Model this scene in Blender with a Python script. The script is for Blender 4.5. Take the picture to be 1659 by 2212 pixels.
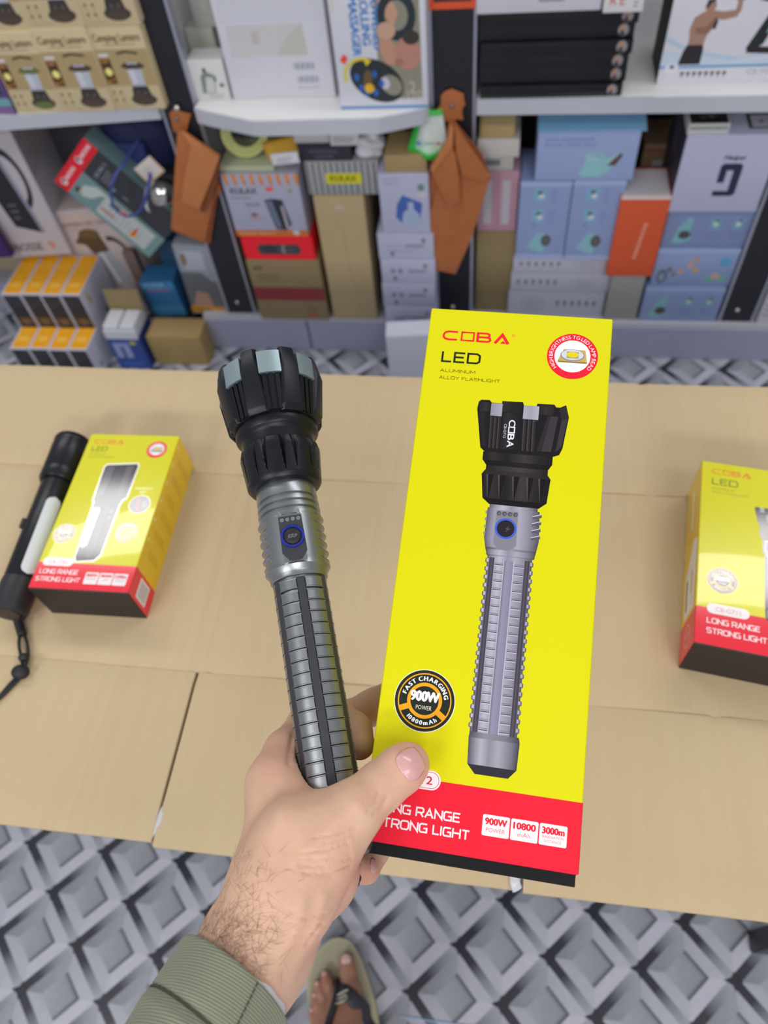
import bpy, bmesh, math, random
import numpy as np
from mathutils import Vector, Matrix

for _o in list(bpy.data.objects):
    bpy.data.objects.remove(_o)
SC = bpy.context.scene
COL = SC.collection
PI = math.pi
R = math.radians
rnd = random.Random(7)

# ------------------------------------------------------------------ camera
IMG_W, IMG_H = 1659, 2212
FPX = 1615.0                                  # focal length in pixels of the 1659 x 2212 frame
PP = np.array([829.5, 1106.0])
CAM = np.array([0.0, 0.0, 1.35])              # a phone held at chest height
_D = np.array([991.4 - PP[0], 2200.8 - PP[1], FPX]); _D /= np.linalg.norm(_D)
_F = np.array([0, 0, 1.0]) - _D * _D[2]; _F /= np.linalg.norm(_F)
_R = np.cross(_D, _F); _R *= np.sign(_R[0])
_c, _s = math.cos(-0.2415), math.sin(-0.2415)
MC = np.array([_c * _R + _s * _F, -_s * _R + _c * _F, -_D])   # camera frame (x right, y down, z ahead) -> room

cam_d = bpy.data.cameras.new('camera')
cam = bpy.data.objects.new('camera', cam_d)
COL.objects.link(cam)
SC.camera = cam
cam_d.sensor_fit = 'VERTICAL'
cam_d.sensor_height = 36.0
cam_d.lens = FPX / IMG_H * 36.0
cam_d.clip_start = 0.02
_m = Matrix.Identity(4)
for i in range(3):
    _m[i][0], _m[i][1], _m[i][2], _m[i][3] = MC[i][0], -MC[i][1], -MC[i][2], CAM[i]
cam.matrix_world = _m
cam_d.dof.use_dof = True
cam_d.dof.focus_distance = 0.365
cam_d.dof.aperture_fstop = 9.0

# ------------------------------------------------------------------ light
SC.view_settings.view_transform = 'Standard'
SC.view_settings.look = 'None'
SC.view_settings.gamma = 1.0
SC.view_settings.use_curve_mapping = False
SC.view_settings.exposure = 0.07
world = bpy.data.worlds.new('shop_interior')
SC.world = world
world.use_nodes = True
world.node_tree.nodes['Background'].inputs[0].default_value = (0.93, 0.96, 1.0, 1)
world.node_tree.nodes['Background'].inputs[1].default_value = 0.36

def ceiling_lamp(x, y, sx, sy, power, z):
    l = bpy.data.lights.new('ceiling_panel', 'AREA')
    l.shape = 'RECTANGLE'; l.size = sx; l.size_y = sy; l.energy = power
    l.color = (1.0, 0.985, 0.96)
    o = bpy.data.objects.new('ceiling_panel', l)
    o.location = (x, y, z)
    COL.objects.link(o)

# rows of LED panels along the aisle of the shop
for _x, _y, _sx, _sy, _p, _z in ((-1.25, 1.30, 1.3, 0.30, 10, 2.35), (0.85, 1.30, 1.3, 0.30, 10, 2.35), (-1.3, -0.75, 1.2, 0.6, 10, 2.75), (1.0, -0.75, 1.2, 0.6, 10, 2.75), (-1.3, -2.6, 1.2, 0.6, 60, 2.75), (1.0, -2.6, 1.2, 0.6, 60, 2.75)):
    ceiling_lamp(_x, _y, _sx, _sy, _p, _z)

# ------------------------------------------------------------------ pixel rays -> points in the room
def ray(px, py):
    return MC @ np.array([(px - PP[0]) / FPX, (py - PP[1]) / FPX, 1.0])
def on_z(px, py, z):
    r = ray(px, py); return CAM + r * ((z - CAM[2]) / r[2])
def on_y(px, py, y):
    r = ray(px, py); return CAM + r * ((y - CAM[1]) / r[1])
def camp(px, py, z):
    return np.array([(px - PP[0]) / FPX * z, (py - PP[1]) / FPX * z, z])
def c2w(p):
    return CAM + np.asarray(p) @ MC.T
def proj(w):
    v = MC.T @ (np.asarray(w) - CAM); return PP + FPX * v[:2] / v[2]
def height_at(x, y, py):
    lo, hi = -0.3, 1.28
    for _ in range(40):
        mid = (lo + hi) / 2
        if proj((x, y, mid))[1] > py: lo = mid
        else: hi = mid
    return (lo + hi) / 2

# ------------------------------------------------------------------ materials
def lin(c):
    if isinstance(c, str):
        c = c.lstrip('#'); c = tuple(int(c[i:i + 2], 16) for i in (0, 2, 4))
    out = []
    for v in c:
        v = v / 255.0
        out.append(v / 12.92 if v <= 0.04045 else ((v + 0.055) / 1.055) ** 2.4)
    return tuple(out)

_mats = {}
def mat(color, rough=0.55, metal=0.0, name=None, grain=0.0, grain_scale=60.0, bump=0.0, stretch=(1, 1, 1), spec=0.5, alpha=1.0, trans=0.0, coat=0.0):
    key = (str(color), rough, metal, grain, grain_scale, bump, stretch, spec, alpha, trans, coat)
    if key in _mats: return _mats[key]
    m = bpy.data.materials.new(name or 'paint'); m.use_nodes = True
    nt = m.node_tree; b = nt.nodes['Principled BSDF']
    c = lin(color)
    b.inputs['Base Color'].default_value = (*c, 1)
    b.inputs['Roughness'].default_value = rough
    b.inputs['Metallic'].default_value = metal
    b.inputs['Specular IOR Level'].default_value = spec
    b.inputs['Alpha'].default_value = alpha
    b.inputs['Transmission Weight'].default_value = trans
    b.inputs['Coat Weight'].default_value = coat
    tc = nt.nodes.new('ShaderNodeTexCoord'); mp = nt.nodes.new('ShaderNodeMapping')
    mp.inputs['Scale'].default_value = stretch
    nt.links.new(tc.outputs['Object'], mp.inputs[0])
    nz = nt.nodes.new('ShaderNodeTexNoise'); nz.inputs['Scale'].default_value = grain_scale; nz.inputs['Detail'].default_value = 4
    nt.links.new(mp.outputs[0], nz.inputs['Vector'])
    if grain:
        mx = nt.nodes.new('ShaderNodeMix'); mx.data_type = 'RGBA'
        mx.inputs['A'].default_value = (*[v * (1 - grain) for v in c], 1)
        mx.inputs['B'].default_value = (*[min(1, v * (1 + grain)) for v in c], 1)
        nt.links.new(nz.outputs[0], mx.inputs['Factor']); nt.links.new(mx.outputs['Result'], b.inputs['Base Color'])
    if bump:
        bp = nt.nodes.new('ShaderNodeBump'); bp.inputs['Strength'].default_value = bump; bp.inputs['Distance'].default_value = 0.002
        nt.links.new(nz.outputs[0], bp.inputs['Height']); nt.links.new(bp.outputs[0], b.inputs['Normal'])
    _mats[key] = m
    return m

def print_mat(rough=0.45, grain=0.04, name='printed_ink', spec=0.5, metal=0.0):
    key = ('print', rough, grain, spec, metal)
    if key in _mats: return _mats[key]
    m = bpy.data.materials.new(name); m.use_nodes = True
    nt = m.node_tree; b = nt.nodes['Principled BSDF']
    b.inputs['Roughness'].default_value = rough; b.inputs['Specular IOR Level'].default_value = spec; b.inputs['Metallic'].default_value = metal
    at = nt.nodes.new('ShaderNodeAttribute'); at.attribute_name = 'Col'
    tc = nt.nodes.new('ShaderNodeTexCoord'); nz = nt.nodes.new('ShaderNodeTexNoise'); nz.inputs['Scale'].default_value = 90
    nt.links.new(tc.outputs['Object'], nz.inputs['Vector'])
    mr = nt.nodes.new('ShaderNodeMapRange'); mr.inputs['To Min'].default_value = 1 - grain; mr.inputs['To Max'].default_value = 1 + grain
    nt.links.new(nz.outputs[0], mr.inputs[0])
    mu = nt.nodes.new('ShaderNodeVectorMath'); mu.operation = 'SCALE'
    nt.links.new(at.outputs['Color'], mu.inputs[0]); nt.links.new(mr.outputs[0], mu.inputs['Scale'])
    nt.links.new(mu.outputs[0], b.inputs['Base Color'])
    _mats[key] = m
    return m

# ------------------------------------------------------------------ objects
def mesh_obj(name, verts, faces, m, parent=None, smooth=False, loc=None, colors=None):
    me = bpy.data.meshes.new(name)
    me.from_pydata([tuple(map(float, v)) for v in verts], [], [tuple(map(int, f)) for f in faces])
    if colors is not None:
        at = me.color_attributes.new('Col', 'FLOAT_COLOR', 'POINT')
        at.data.foreach_set('color', np.asarray([(*c, 1.0) for c in colors], dtype=np.float32).ravel())
    me.update()
    if smooth:
        me.polygons.foreach_set('use_smooth', [True] * len(me.polygons))
    me.materials.append(m)
    o = bpy.data.objects.new(name, me)
    COL.objects.link(o)
    if parent is not None: o.parent = parent
    if loc is not None: o.location = loc
    return o
def bm_obj(name, bm, m, parent=None, smooth=False, loc=None):
    me = bpy.data.meshes.new(name)
    bmesh.ops.recalc_face_normals(bm, faces=bm.faces)
    bm.to_mesh(me); bm.free()
    if smooth:
        me.polygons.foreach_set('use_smooth', [True] * len(me.polygons))
    me.materials.append(m)
    o = bpy.data.objects.new(name, me)
    COL.objects.link(o)
    if parent is not None: o.parent = parent
    if loc is not None: o.location = loc
    return o
def tag(o, label=None, cat=None, group=None, kind=None):
    if label: o['label'] = label
    if cat: o['category'] = cat
    if group: o['group'] = group
    if kind: o['kind'] = kind
    return o
def thing(name, label, cat, loc=(0, 0, 0), rz=0.0, group=None, matrix=None):
    o = bpy.data.objects.new(name, None)
    o.empty_display_size = 0.02
    COL.objects.link(o)
    if matrix is not None: o.matrix_world = matrix
    else:
        o.location = tuple(map(float, loc)); o.rotation_euler = (0, 0, rz)
    return tag(o, label, cat, group)
def smooth_by_angle(o, deg=35):
    me = o.data
    bm = bmesh.new(); bm.from_mesh(me)
    lim = R(deg)
    for e in bm.edges:
        e.smooth = not (len(e.link_faces) == 2 and e.calc_face_angle(0) > lim)
    for fc in bm.faces: fc.smooth = True
    bm.to_mesh(me); bm.free()

def box_bm(x0, x1, y0, y1, z0, z1, bev=0.0, seg=1, bm=None):
    own = bm is None
    b2 = bmesh.new()
    vs = [b2.verts.new(p) for p in ((x0, y0, z0), (x1, y0, z0), (x1, y1, z0), (x0, y1, z0), (x0, y0, z1), (x1, y0, z1), (x1, y1, z1), (x0, y1, z1))]
    for q in ((0, 3, 2, 1), (4, 5, 6, 7), (0, 1, 5, 4), (1, 2, 6, 5), (2, 3, 7, 6), (3, 0, 4, 7)):
        b2.faces.new([vs[i] for i in q])
    if bev > 0:
        bmesh.ops.bevel(b2, geom=list(b2.edges), offset=bev, segments=seg, affect='EDGES', profile=0.6)
    if own: return b2
    me = bpy.data.meshes.new('tmp'); b2.to_mesh(me); b2.free(); bm.from_mesh(me); bpy.data.meshes.remove(me)
    return bm
def prism_bm(poly, h0, h1, bev=0.0, seg=2):
    """poly: 2D outline in x,y; extruded from z=h0 to z=h1"""
    bm = bmesh.new()
    a = sum(poly[i][0] * poly[(i + 1) % len(poly)][1] - poly[(i + 1) % len(poly)][0] * poly[i][1] for i in range(len(poly)))
    if a < 0: poly = poly[::-1]
    lo = [bm.verts.new((x, y, h0)) for x, y in poly]
    hi = [bm.verts.new((x, y, h1)) for x, y in poly]
    bm.faces.new(lo[::-1]); bm.faces.new(hi)
    n = len(poly)
    for i in range(n):
        bm.faces.new((lo[i], lo[(i + 1) % n], hi[(i + 1) % n], hi[i]))
    if bev:
        ed = [e for e in bm.edges if abs(e.verts[0].co.z - e.verts[1].co.z) < 1e-9]
        bmesh.ops.bevel(bm, geom=ed, offset=bev, segments=seg, affect='EDGES', profile=0.6)
    return bm
def tube(name, pts, r, m, parent=None, sides=10, closed=False, res=6, flat=1.0, radii=None, mesh_loc=None):
    """a swept round tube through a smooth curve of points"""
    P = [np.asarray(p, float) for p in pts]
    n = len(P); out = []; rr = []
    segs = n if closed else n - 1
    for i in range(segs):
        p0 = P[(i - 1) % n] if (closed or i > 0) else P[0]
        p1, p2 = P[i], P[(i + 1) % n]
        p3 = P[(i + 2) % n] if (closed or i + 2 < n) else P[-1]
        for k in range(res):
            t = k / res
            out.append(0.5 * ((2 * p1) + (-p0 + p2) * t + (2 * p0 - 5 * p1 + 4 * p2 - p3) * t * t + (-p0 + 3 * p1 - 3 * p2 + p3) * t ** 3))
            if radii is not None: rr.append(radii[i] * (1 - t) + radii[(i + 1) % n] * t)
    if not closed:
        out.append(P[-1])
        if radii is not None: rr.append(radii[-1])
    out = np.array(out); N = len(out)
    V = []; Fc = []
    up = np.array([0.13, 0.21, 0.97])
    for i in range(N):
        a = out[(i - 1) % N] if (closed or i > 0) else out[0]
        b = out[(i + 1) % N] if (closed or i < N - 1) else out[-1]
        t = b - a; t /= (np.linalg.norm(t) + 1e-12)
        x = up - (up @ t) * t
        if np.linalg.norm(x) < 1e-3: x = np.array([1.0, 0, 0]) - t[0] * t
        x /= np.linalg.norm(x); y = np.cross(t, x); up = x
        q = rr[i] if radii is not None else r
        for k in range(sides):
            an = 2 * PI * k / sides
            V.append(out[i] + q * (math.cos(an) * x * flat + math.sin(an) * y))
    for i in range(N if closed else N - 1):
        j = (i + 1) % N
        for k in range(sides):
            l = (k + 1) % sides
            Fc.append((i * sides + k, i * sides + l, j * sides + l, j * sides + k))
    if not closed:
        Fc.append(tuple(range(sides))[::-1]); Fc.append(tuple((N - 1) * sides + k for k in range(sides)))
    return mesh_obj(name, V, Fc, m, parent, smooth=True)
def lathe(name, prof, m, parent=None, n=64, fn=None, caps=True, smooth_deg=40):
    """prof: list of (s, r) along local z; fn(theta, s, r) -> r or (x, y)"""
    V = []; Fc = []
    for s, r in prof:
        for k in range(n):
            th = 2 * PI * k / n
            q = fn(th, s, r) if fn else r
            if isinstance(q, tuple): V.append((q[0], q[1], s))
            else: V.append((q * math.cos(th), q * math.sin(th), s))
    for i in range(len(prof) - 1):
        for k in range(n):
            l = (k + 1) % n
            Fc.append((i * n + k, i * n + l, (i + 1) * n + l, (i + 1) * n + k))
    if caps:
        Fc.append(tuple(range(n))[::-1]); Fc.append(tuple((len(prof) - 1) * n + k for k in range(n)))
    o = mesh_obj(name, V, Fc, m, parent)
    smooth_by_angle(o, smooth_deg)
    return o

# ------------------------------------------------------------------ print on faces of boxes
_glyph = {}
def glyph(s):
    if s in _glyph: return _glyph[s]
    cu = bpy.data.curves.new('glyph', 'FONT'); cu.body = s; cu.size = 1.0; cu.resolution_u = 3
    o = bpy.data.objects.new('glyph', cu); COL.objects.link(o)
    dg = bpy.context.evaluated_depsgraph_get()
    me = o.evaluated_get(dg).to_mesh()
    V = np.array([v.co[:2] for v in me.vertices]).reshape(-1, 2)
    Fc = [tuple(p.vertices) for p in me.polygons]
    o.evaluated_get(dg).to_mesh_clear()
    bpy.data.objects.remove(o); bpy.data.curves.remove(cu)
    _glyph[s] = (V, Fc)
    return _glyph[s]
CAPH = [None]
def cap_height():
    if CAPH[0] is None:
        V, _ = glyph('H'); CAPH[0] = (V[:, 1].max() - V[:, 1].min())
    return CAPH[0]

TECHNO = {
 'A': (1.0, [[(0, -.08), (.5, 1), (1.0, -.08)], [(.24, .30), (.76, .30)]]), 'B': (.9, [[(0, 0), (0, 1), (.72, 1), (.86, .88), (.86, .64), (.72, .53), (0, .53)], [(.72, .53), (.9, .40), (.9, .14), (.74, 0), (0, 0)]]),
 'C': (.9, [[(.9, 1), (.16, 1), (0, .84), (0, .16), (.16, 0), (.9, 0)]]), 'D': (.95, [[(0, 0), (0, 1), (.74, 1), (.95, .82), (.95, .18), (.74, 0), (-.07, 0)]]),
 'E': (.82, [[(.82, 1), (0, 1), (0, 0), (.82, 0)], [(0, .52), (.74, .52)]]), 'F': (.78, [[(.78, 1), (0, 1), (0, -.08)], [(0, .5), (.7, .5)]]),
 'G': (.95, [[(.93, 1), (.16, 1), (0, .84), (0, .16), (.16, 0), (.93, 0), (.93, .48), (.5, .48)]]), 'H': (.92, [[(0, -.08), (0, 1.08)], [(.92, -.08), (.92, 1.08)], [(0, .52), (.92, .52)]]),
 'I': (.05, [[(0, -.08), (0, 1.08)]]), 'L': (.74, [[(0, 1.08), (0, 0), (.74, 0)]]), 'M': (1.1, [[(0, -.08), (0, 1), (.55, .25), (1.1, 1), (1.1, -.08)]]),
 'N': (.92, [[(0, -.08), (0, 1), (.92, 0), (.92, 1.08)]]), 'O': (1.0, [[(.2, 0), (.18, 0), (0, .18), (0, .82), (.18, 1), (.82, 1), (1.0, .82), (1.0, .18), (.82, 0), (.2, 0)]]),
 'R': (.9, [[(0, -.08), (0, 1), (.74, 1), (.9, .86), (.9, .56), (.74, .42), (0, .42)], [(.52, .42), (.92, -.08)]]), 'S': (.9, [[(.88, 1), (.14, 1), (0, .88), (0, .64), (.14, .52), (.76, .52), (.9, .40), (.9, .12), (.76, 0), (0, 0)]]),
 'T': (.9, [[(0, 1), (.9, 1)], [(.45, 1), (.45, -.08)]]), 'U': (.92, [[(0, 1.08), (0, .18), (.18, 0), (.74, 0), (.92, .18), (.92, 1.08)]]), 'Y': (.9, [[(0, 1.05), (.45, .48), (.9, 1.05)], [(.45, .48), (.45, -.08)]]),
}
class Print:
    """flat artwork in metres on a face: x to the right, y up"""
    def __init__(self, w=1.0, h=1.0, step=4e-5):
        self.w, self.h, self.step = w, h, step
        self.V = []; self.F = []; self.C = []; self.seen = []; self.held = None; self.sub = 0
    def _level(self, P, n=1):
        """one sheet above whatever artwork already lies under these points"""
        x0 = min(p[0] for p in P); x1 = max(p[0] for p in P); y0 = min(p[1] for p in P); y1 = max(p[1] for p in P)
        lv = 1 + max([e[4] for e in self.seen if e[0] < x1 and e[2] > x0 and e[1] < y1 and e[3] > y0], default=0)
        self.seen.append((x0, y0, x1, y1, lv + n - 1))
        return lv
    def _add(self, P, faces, col, cols=None):
        b = len(self.V); z = (self.held + self.sub if self.held else self._level(P)) * self.step
        for i, p in enumerate(P):
            self.V.append((p[0] * self.w, p[1] * self.h, z)); self.C.append(cols[i] if cols is not None else col)
        self.F += [tuple(b + i for i in f) for f in faces]
    def poly(self, pts, col, cols=None):
        c = [lin(x) for x in cols] if cols else None
        self._add(pts, [tuple(range(len(pts)))], lin(col), c)
    def rect(self, x0, y0, x1, y1, col):
        self.poly([(x0, y0), (x1, y0), (x1, y1), (x0, y1)], col)
    def rrect(self, x0, y0, x1, y1, r, col):
        P = []
        rx, ry = r / self.w, r / self.h
        for cx, cy, a0 in ((x1 - rx, y1 - ry, 0), (x0 + rx, y1 - ry, 90), (x0 + rx, y0 + ry, 180), (x1 - rx, y0 + ry, 270)):
            for k in range(6):
                a = R(a0 + 18 * k); P.append((cx + rx * math.cos(a), cy + ry * math.sin(a)))
        self.poly(P, col)
    def ell(self, cx, cy, rx, ry, col, n=28, a0=0, a1=360, rot=0):
        P = []
        for k in range(n):
            a = R(a0 + (a1 - a0) * k / (n if a1 - a0 == 360 else n - 1))
            x, y = rx * math.cos(a), ry * math.sin(a)
            c, s = math.cos(R(rot)), math.sin(R(rot))
            P.append((cx + x * c - y * s, cy + x * s + y * c))
        self.poly(P, col)
    def ring(self, cx, cy, r0, r1, col, a0=0, a1=360, n=40, sy=1.0):
        """annulus sector; radii in x units, sy scales y"""
        P = []; Fc = []
        for k in range(n + 1):
            a = R(a0 + (a1 - a0) * k / n)
            P += [(cx + r0 * math.cos(a), cy + r0 * math.sin(a) * sy), (cx + r1 * math.cos(a), cy + r1 * math.sin(a) * sy)]
        for k in range(n): Fc.append((2 * k, 2 * k + 1, 2 * k + 3, 2 * k + 2))
        self._add(P, Fc, lin(col))
    def line(self, pts, wd, col):
        """stroke with mitred joints; wd in metres"""
        Q = [np.array([p[0] * self.w, p[1] * self.h]) for p in pts]
        L = []; n = len(Q)
        for i in range(n):
            d0 = Q[i] - Q[i - 1] if i > 0 else Q[1] - Q[0]
            d1 = Q[i + 1] - Q[i] if i < n - 1 else Q[-1] - Q[-2]
            d0 = d0 / (np.linalg.norm(d0) + 1e-12); d1 = d1 / (np.linalg.norm(d1) + 1e-12)
            n0 = np.array([-d0[1], d0[0]]); n1 = np.array([-d1[1], d1[0]])
            mm = n0 + n1; mm /= (np.linalg.norm(mm) + 1e-12)
            k = wd / 2 / max(0.35, mm @ n0)
            L.append((Q[i] + mm * k, Q[i] - mm * k))
        P = []; Fc = []
        for a, b in L: P += [(a[0] / self.w, a[1] / self.h), (b[0] / self.w, b[1] / self.h)]
        for i in range(n - 1): Fc.append((2 * i, 2 * i + 1, 2 * i + 3, 2 * i + 2))
        self._add(P, Fc, lin(col))
    def text(self, s, x, y, cap, col, width=None, align='L', bold=0.0, rot=0.0, shear=0.0):
        """cap height and width in metres, x y in face units (baseline)"""
        V, Fc = glyph(s)
        if len(V) == 0: return
        k = cap / cap_height(); P = V.copy(); P[:, 0] -= P[:, 0].min(); P *= k
        wd = P[:, 0].max()
        if width: P[:, 0] *= width / wd; wd = width
        P[:, 0] += P[:, 1] * shear
        if align == 'C': P[:, 0] -= wd / 2
        if align == 'R': P[:, 0] -= wd
        c, s_ = math.cos(R(rot)), math.sin(R(rot))
        offs = [(0, 0)] if not bold else [(-bold, 0), (bold, 0), (0, bold * .6), (0, -bold * .6)]
        for self.sub, (ox, oy) in enumerate(offs):
            Q = [(x + ((p[0] + ox) * c - (p[1] + oy) * s_) / self.w, y + ((p[0] + ox) * s_ + (p[1] + oy) * c) / self.h) for p in P]
            if self.held is None: self.held = self._level(Q, len(offs))
            self._add(Q, Fc, lin(col))
        self.held = None; self.sub = 0
    def grad(self, x0, y0, x1, y1, stops, x0b=None, x1b=None):
        """artwork shaded from left to right: stops (t, colour); x0b, x1b the edges at y1"""
        xb0 = x0 if x0b is None else x0b; xb1 = x1 if x1b is None else x1b
        P = []; C = []; Fc = []
        for t, c in stops:
            P += [(x0 + (x1 - x0) * t, y0), (xb0 + (xb1 - xb0) * t, y1)]; C += [lin(c)] * 2
        for k in range(len(stops) - 1): Fc.append((2 * k, 2 * k + 2, 2 * k + 3, 2 * k + 1))
        self._add(P, Fc, None, C)
    def techno(self, s, x, y, cap, col, width=None, wt=.16):
        """wide squared lettering drawn as strokes; x, y in face units, cap and width in metres"""
        adv = [(TECHNO.get(c, (.5, []))[0] + .26) if c != ' ' else .55 for c in s]
        tot = sum(adv) - .26
        kx = (width / tot) if width else cap
        cx = 0
        self.held = self._level([(x, y), (x + tot * kx / self.w, y + cap / self.h)], 3)
        for c, a in zip(s, adv):
            if c != ' ':
                for self.sub, st in enumerate(TECHNO[c][1]):
                    self.line([(x + (cx + px) * kx / self.w, y + (py * (1 - wt) + wt / 2) * cap / self.h) for px, py in st], cap * wt, col)
            cx += a
        self.held = None; self.sub = 0
    def arc_text(self, s, cx, cy, r, cap, col, a_start, a_end, inside=False, bold=0.0):
        """letters spread along an arc, angles in degrees; metres for r"""
        k = cap / cap_height(); ws = []
        for ch in s:
            if ch == ' ': ws.append(0.33 * cap); continue
            V, _ = glyph(ch); ws.append((V[:, 0].max() - V[:, 0].min()) * k + 0.16 * cap)
        tot = sum(ws); acc = 0
        for ch, w in zip(s, ws):
            t = (acc + w / 2) / tot; acc += w
            if ch == ' ': continue
            a = a_start + (a_end - a_start) * t
            V, Fc = glyph(ch); P = V.copy(); P[:, 0] -= (P[:, 0].max() + P[:, 0].min()) / 2; P *= k
            th = R(a + 90) if inside else R(a - 90)
            bx, by = cx * self.w + r * math.cos(R(a)), cy * self.h + r * math.sin(R(a))
            c, s_ = math.cos(th), math.sin(th)
            for self.sub, ox in enumerate((0,) if not bold else (-bold, bold)):
                Q = [((bx + (p[0] + ox) * c - p[1] * s_) / self.w, (by + (p[0] + ox) * s_ + p[1] * c) / self.h) for p in P]
                if self.held is None: self.held = self._level(Q, 2)
                self._add(Q, Fc, lin(col))
            self.held = None; self.sub = 0
    def build(self, name, parent, m, matrix=None):
        if not self.V: return None
        o = mesh_obj(name, self.V, self.F, m, parent, colors=self.C)
        if matrix is not None: o.matrix_local = matrix
        return o

def face_matrix(origin, ux, uy):
    """local frame whose x, y span a face and whose z leaves it"""
    ux = Vector(ux).normalized(); uy = Vector(uy).normalized(); uz = ux.cross(uy)
    m = Matrix.Identity(4)
    for i in range(3):
        m[i][0], m[i][1], m[i][2], m[i][3] = ux[i], uy[i], uz[i], origin[i]
    return m
GLOSS = print_mat(0.32, 0.02, 'gloss_ink')
MATT = print_mat(0.6, 0.05, 'matt_ink')

# ================================================================== FLOOR AND SHELVING
def build_floor():
    fl = bm_obj('floor', box_bm(-4, 4, -3, 2.2, -0.05, -0.0004), mat((168, 170, 186), 0.45))
    tag(fl, kind='structure')
    cw, ch, ox, oy = 0.13635, 0.14017, -0.5472 * 0.13635, 1.2101 * 0.13635
    V, Fc, C = [], [], []
    def quad(pts, cols):
        b = len(V)
        for (x, y), c in zip(pts, cols):
            V.append((x, y)); C.append(lin(c))
        Fc.append(tuple(range(b, b + len(pts))))
    def lerp(a, b, t): return (a[0] + (b[0] - a[0]) * t, a[1] + (b[1] - a[1]) * t)
    g, q = 0.07, 0.235
    L, T, Rr, B = (g, 0), (.5, .5 - g), (1 - g, 0), (.5, -.5 + g)
    l, t, r, b = (.5 - q, 0), (.5, q), (.5 + q, 0), (.5, -q)
    quad([L, T, t, l], [(128, 130, 140), (152, 155, 165), (152, 155, 165), (134, 137, 147)])
    quad([T, Rr, r, t], [(166, 168, 181), (178, 180, 193), (174, 176, 188), (164, 166, 178)])
    quad([L, l, b, B], [(166, 168, 181), (162, 164, 176), (172, 174, 187), (174, 176, 189)])
    quad([B, b, r, Rr], [(181, 183, 196), (181, 183, 196), (186, 187, 201), (186, 187, 201)])
    m1, m2, m3 = lerp(t, l, .17), lerp(r, l, .16), lerp(b, l, .17)
    quad([l, m1, m2, m3], [(158, 161, 170), (147, 150, 159), (139, 142, 151), (147, 150, 159)])
    quad([m1, t, r, m2], [(147, 150, 159), (70, 73, 84), (52, 55, 67), (137, 140, 149)])
    quad([m2, r, b, m3], [(137, 140, 149), (52, 55, 67), (70, 73, 84), (147, 150, 159)])
    for sg in (1, -1):
        a0, a1 = (0, 0), (.5, .5 * sg)
        e0, e1 = (g, 0), (.5, (.5 - g) * sg)
        f0, f1 = (0, g * sg), (.5 - g, .5 * sg)
        for A0, A1 in ((e0, e1), (f0, f1)):
            ks = [0, .32, .62, 1.0]; cs = [(40, 42, 53), (51, 53, 64), (128, 131, 141), (164, 166, 178)]
            for i in range(3):
                p = [lerp(a0, a1, ks[i]), lerp(A0, A1, ks[i]), lerp(A0, A1, ks[i + 1]), lerp(a0, a1, ks[i + 1])]
                quad(p, [cs[i], cs[i], cs[i + 1], cs[i + 1]])
    nb = len(Fc)
    quad([(-.115, 0), (-.03, .035), (0, .09), (.09, 0), (0, -.09), (-.03, -.035)], [(40, 42, 53)] * 6)
    baseV, baseF, baseC = np.array(V), Fc, C
    AV, AF, AC = [], [], []
    for j in range(-22, 9):
        for i in range(-17, 14):
            x0 = (i + (j % 2) * .5) * cw + ox; y0 = oy - j * .5 * ch
            if not (-2.3 < x0 < 1.6 and -0.45 < y0 < 1.6): continue
            o = len(AV)
            for k, (x, y) in enumerate(baseV):
                AV.append((x0 + x * cw, y0 + y * ch, 0.0))
            AC += baseC
            AF += [tuple(o + v for v in f) for f in baseF]
    AV = [(x, y, 0.0003 if False else 0.0) for x, y, _ in AV]
    # the small star lies a hair above the bands
    per = len(baseV)
    for k in range(0, len(AV), per):
        for q_ in range(per - 6, per):
            AV[k + q_] = (*AV[k + q_][:2], 0.0001)
    o = mesh_obj('printed_pattern', AV, AF, print_mat(0.3, 0.09, 'floor_print', spec=.7), fl, colors=AC)
    tag(o, kind='stuff')
build_floor()

YP = 1.406                       # front of the black posts
ZB, ZS0, ZS = 0.107, 0.605, 0.63  # bay floor, shelf underside, shelf top
wb = bm_obj('wall_back', box_bm(-4, 4, 1.90, 1.98, -0.05, 2.6), mat('#b9b8bd', 0.8, grain=0.05))
tag(wb, kind='structure')

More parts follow.
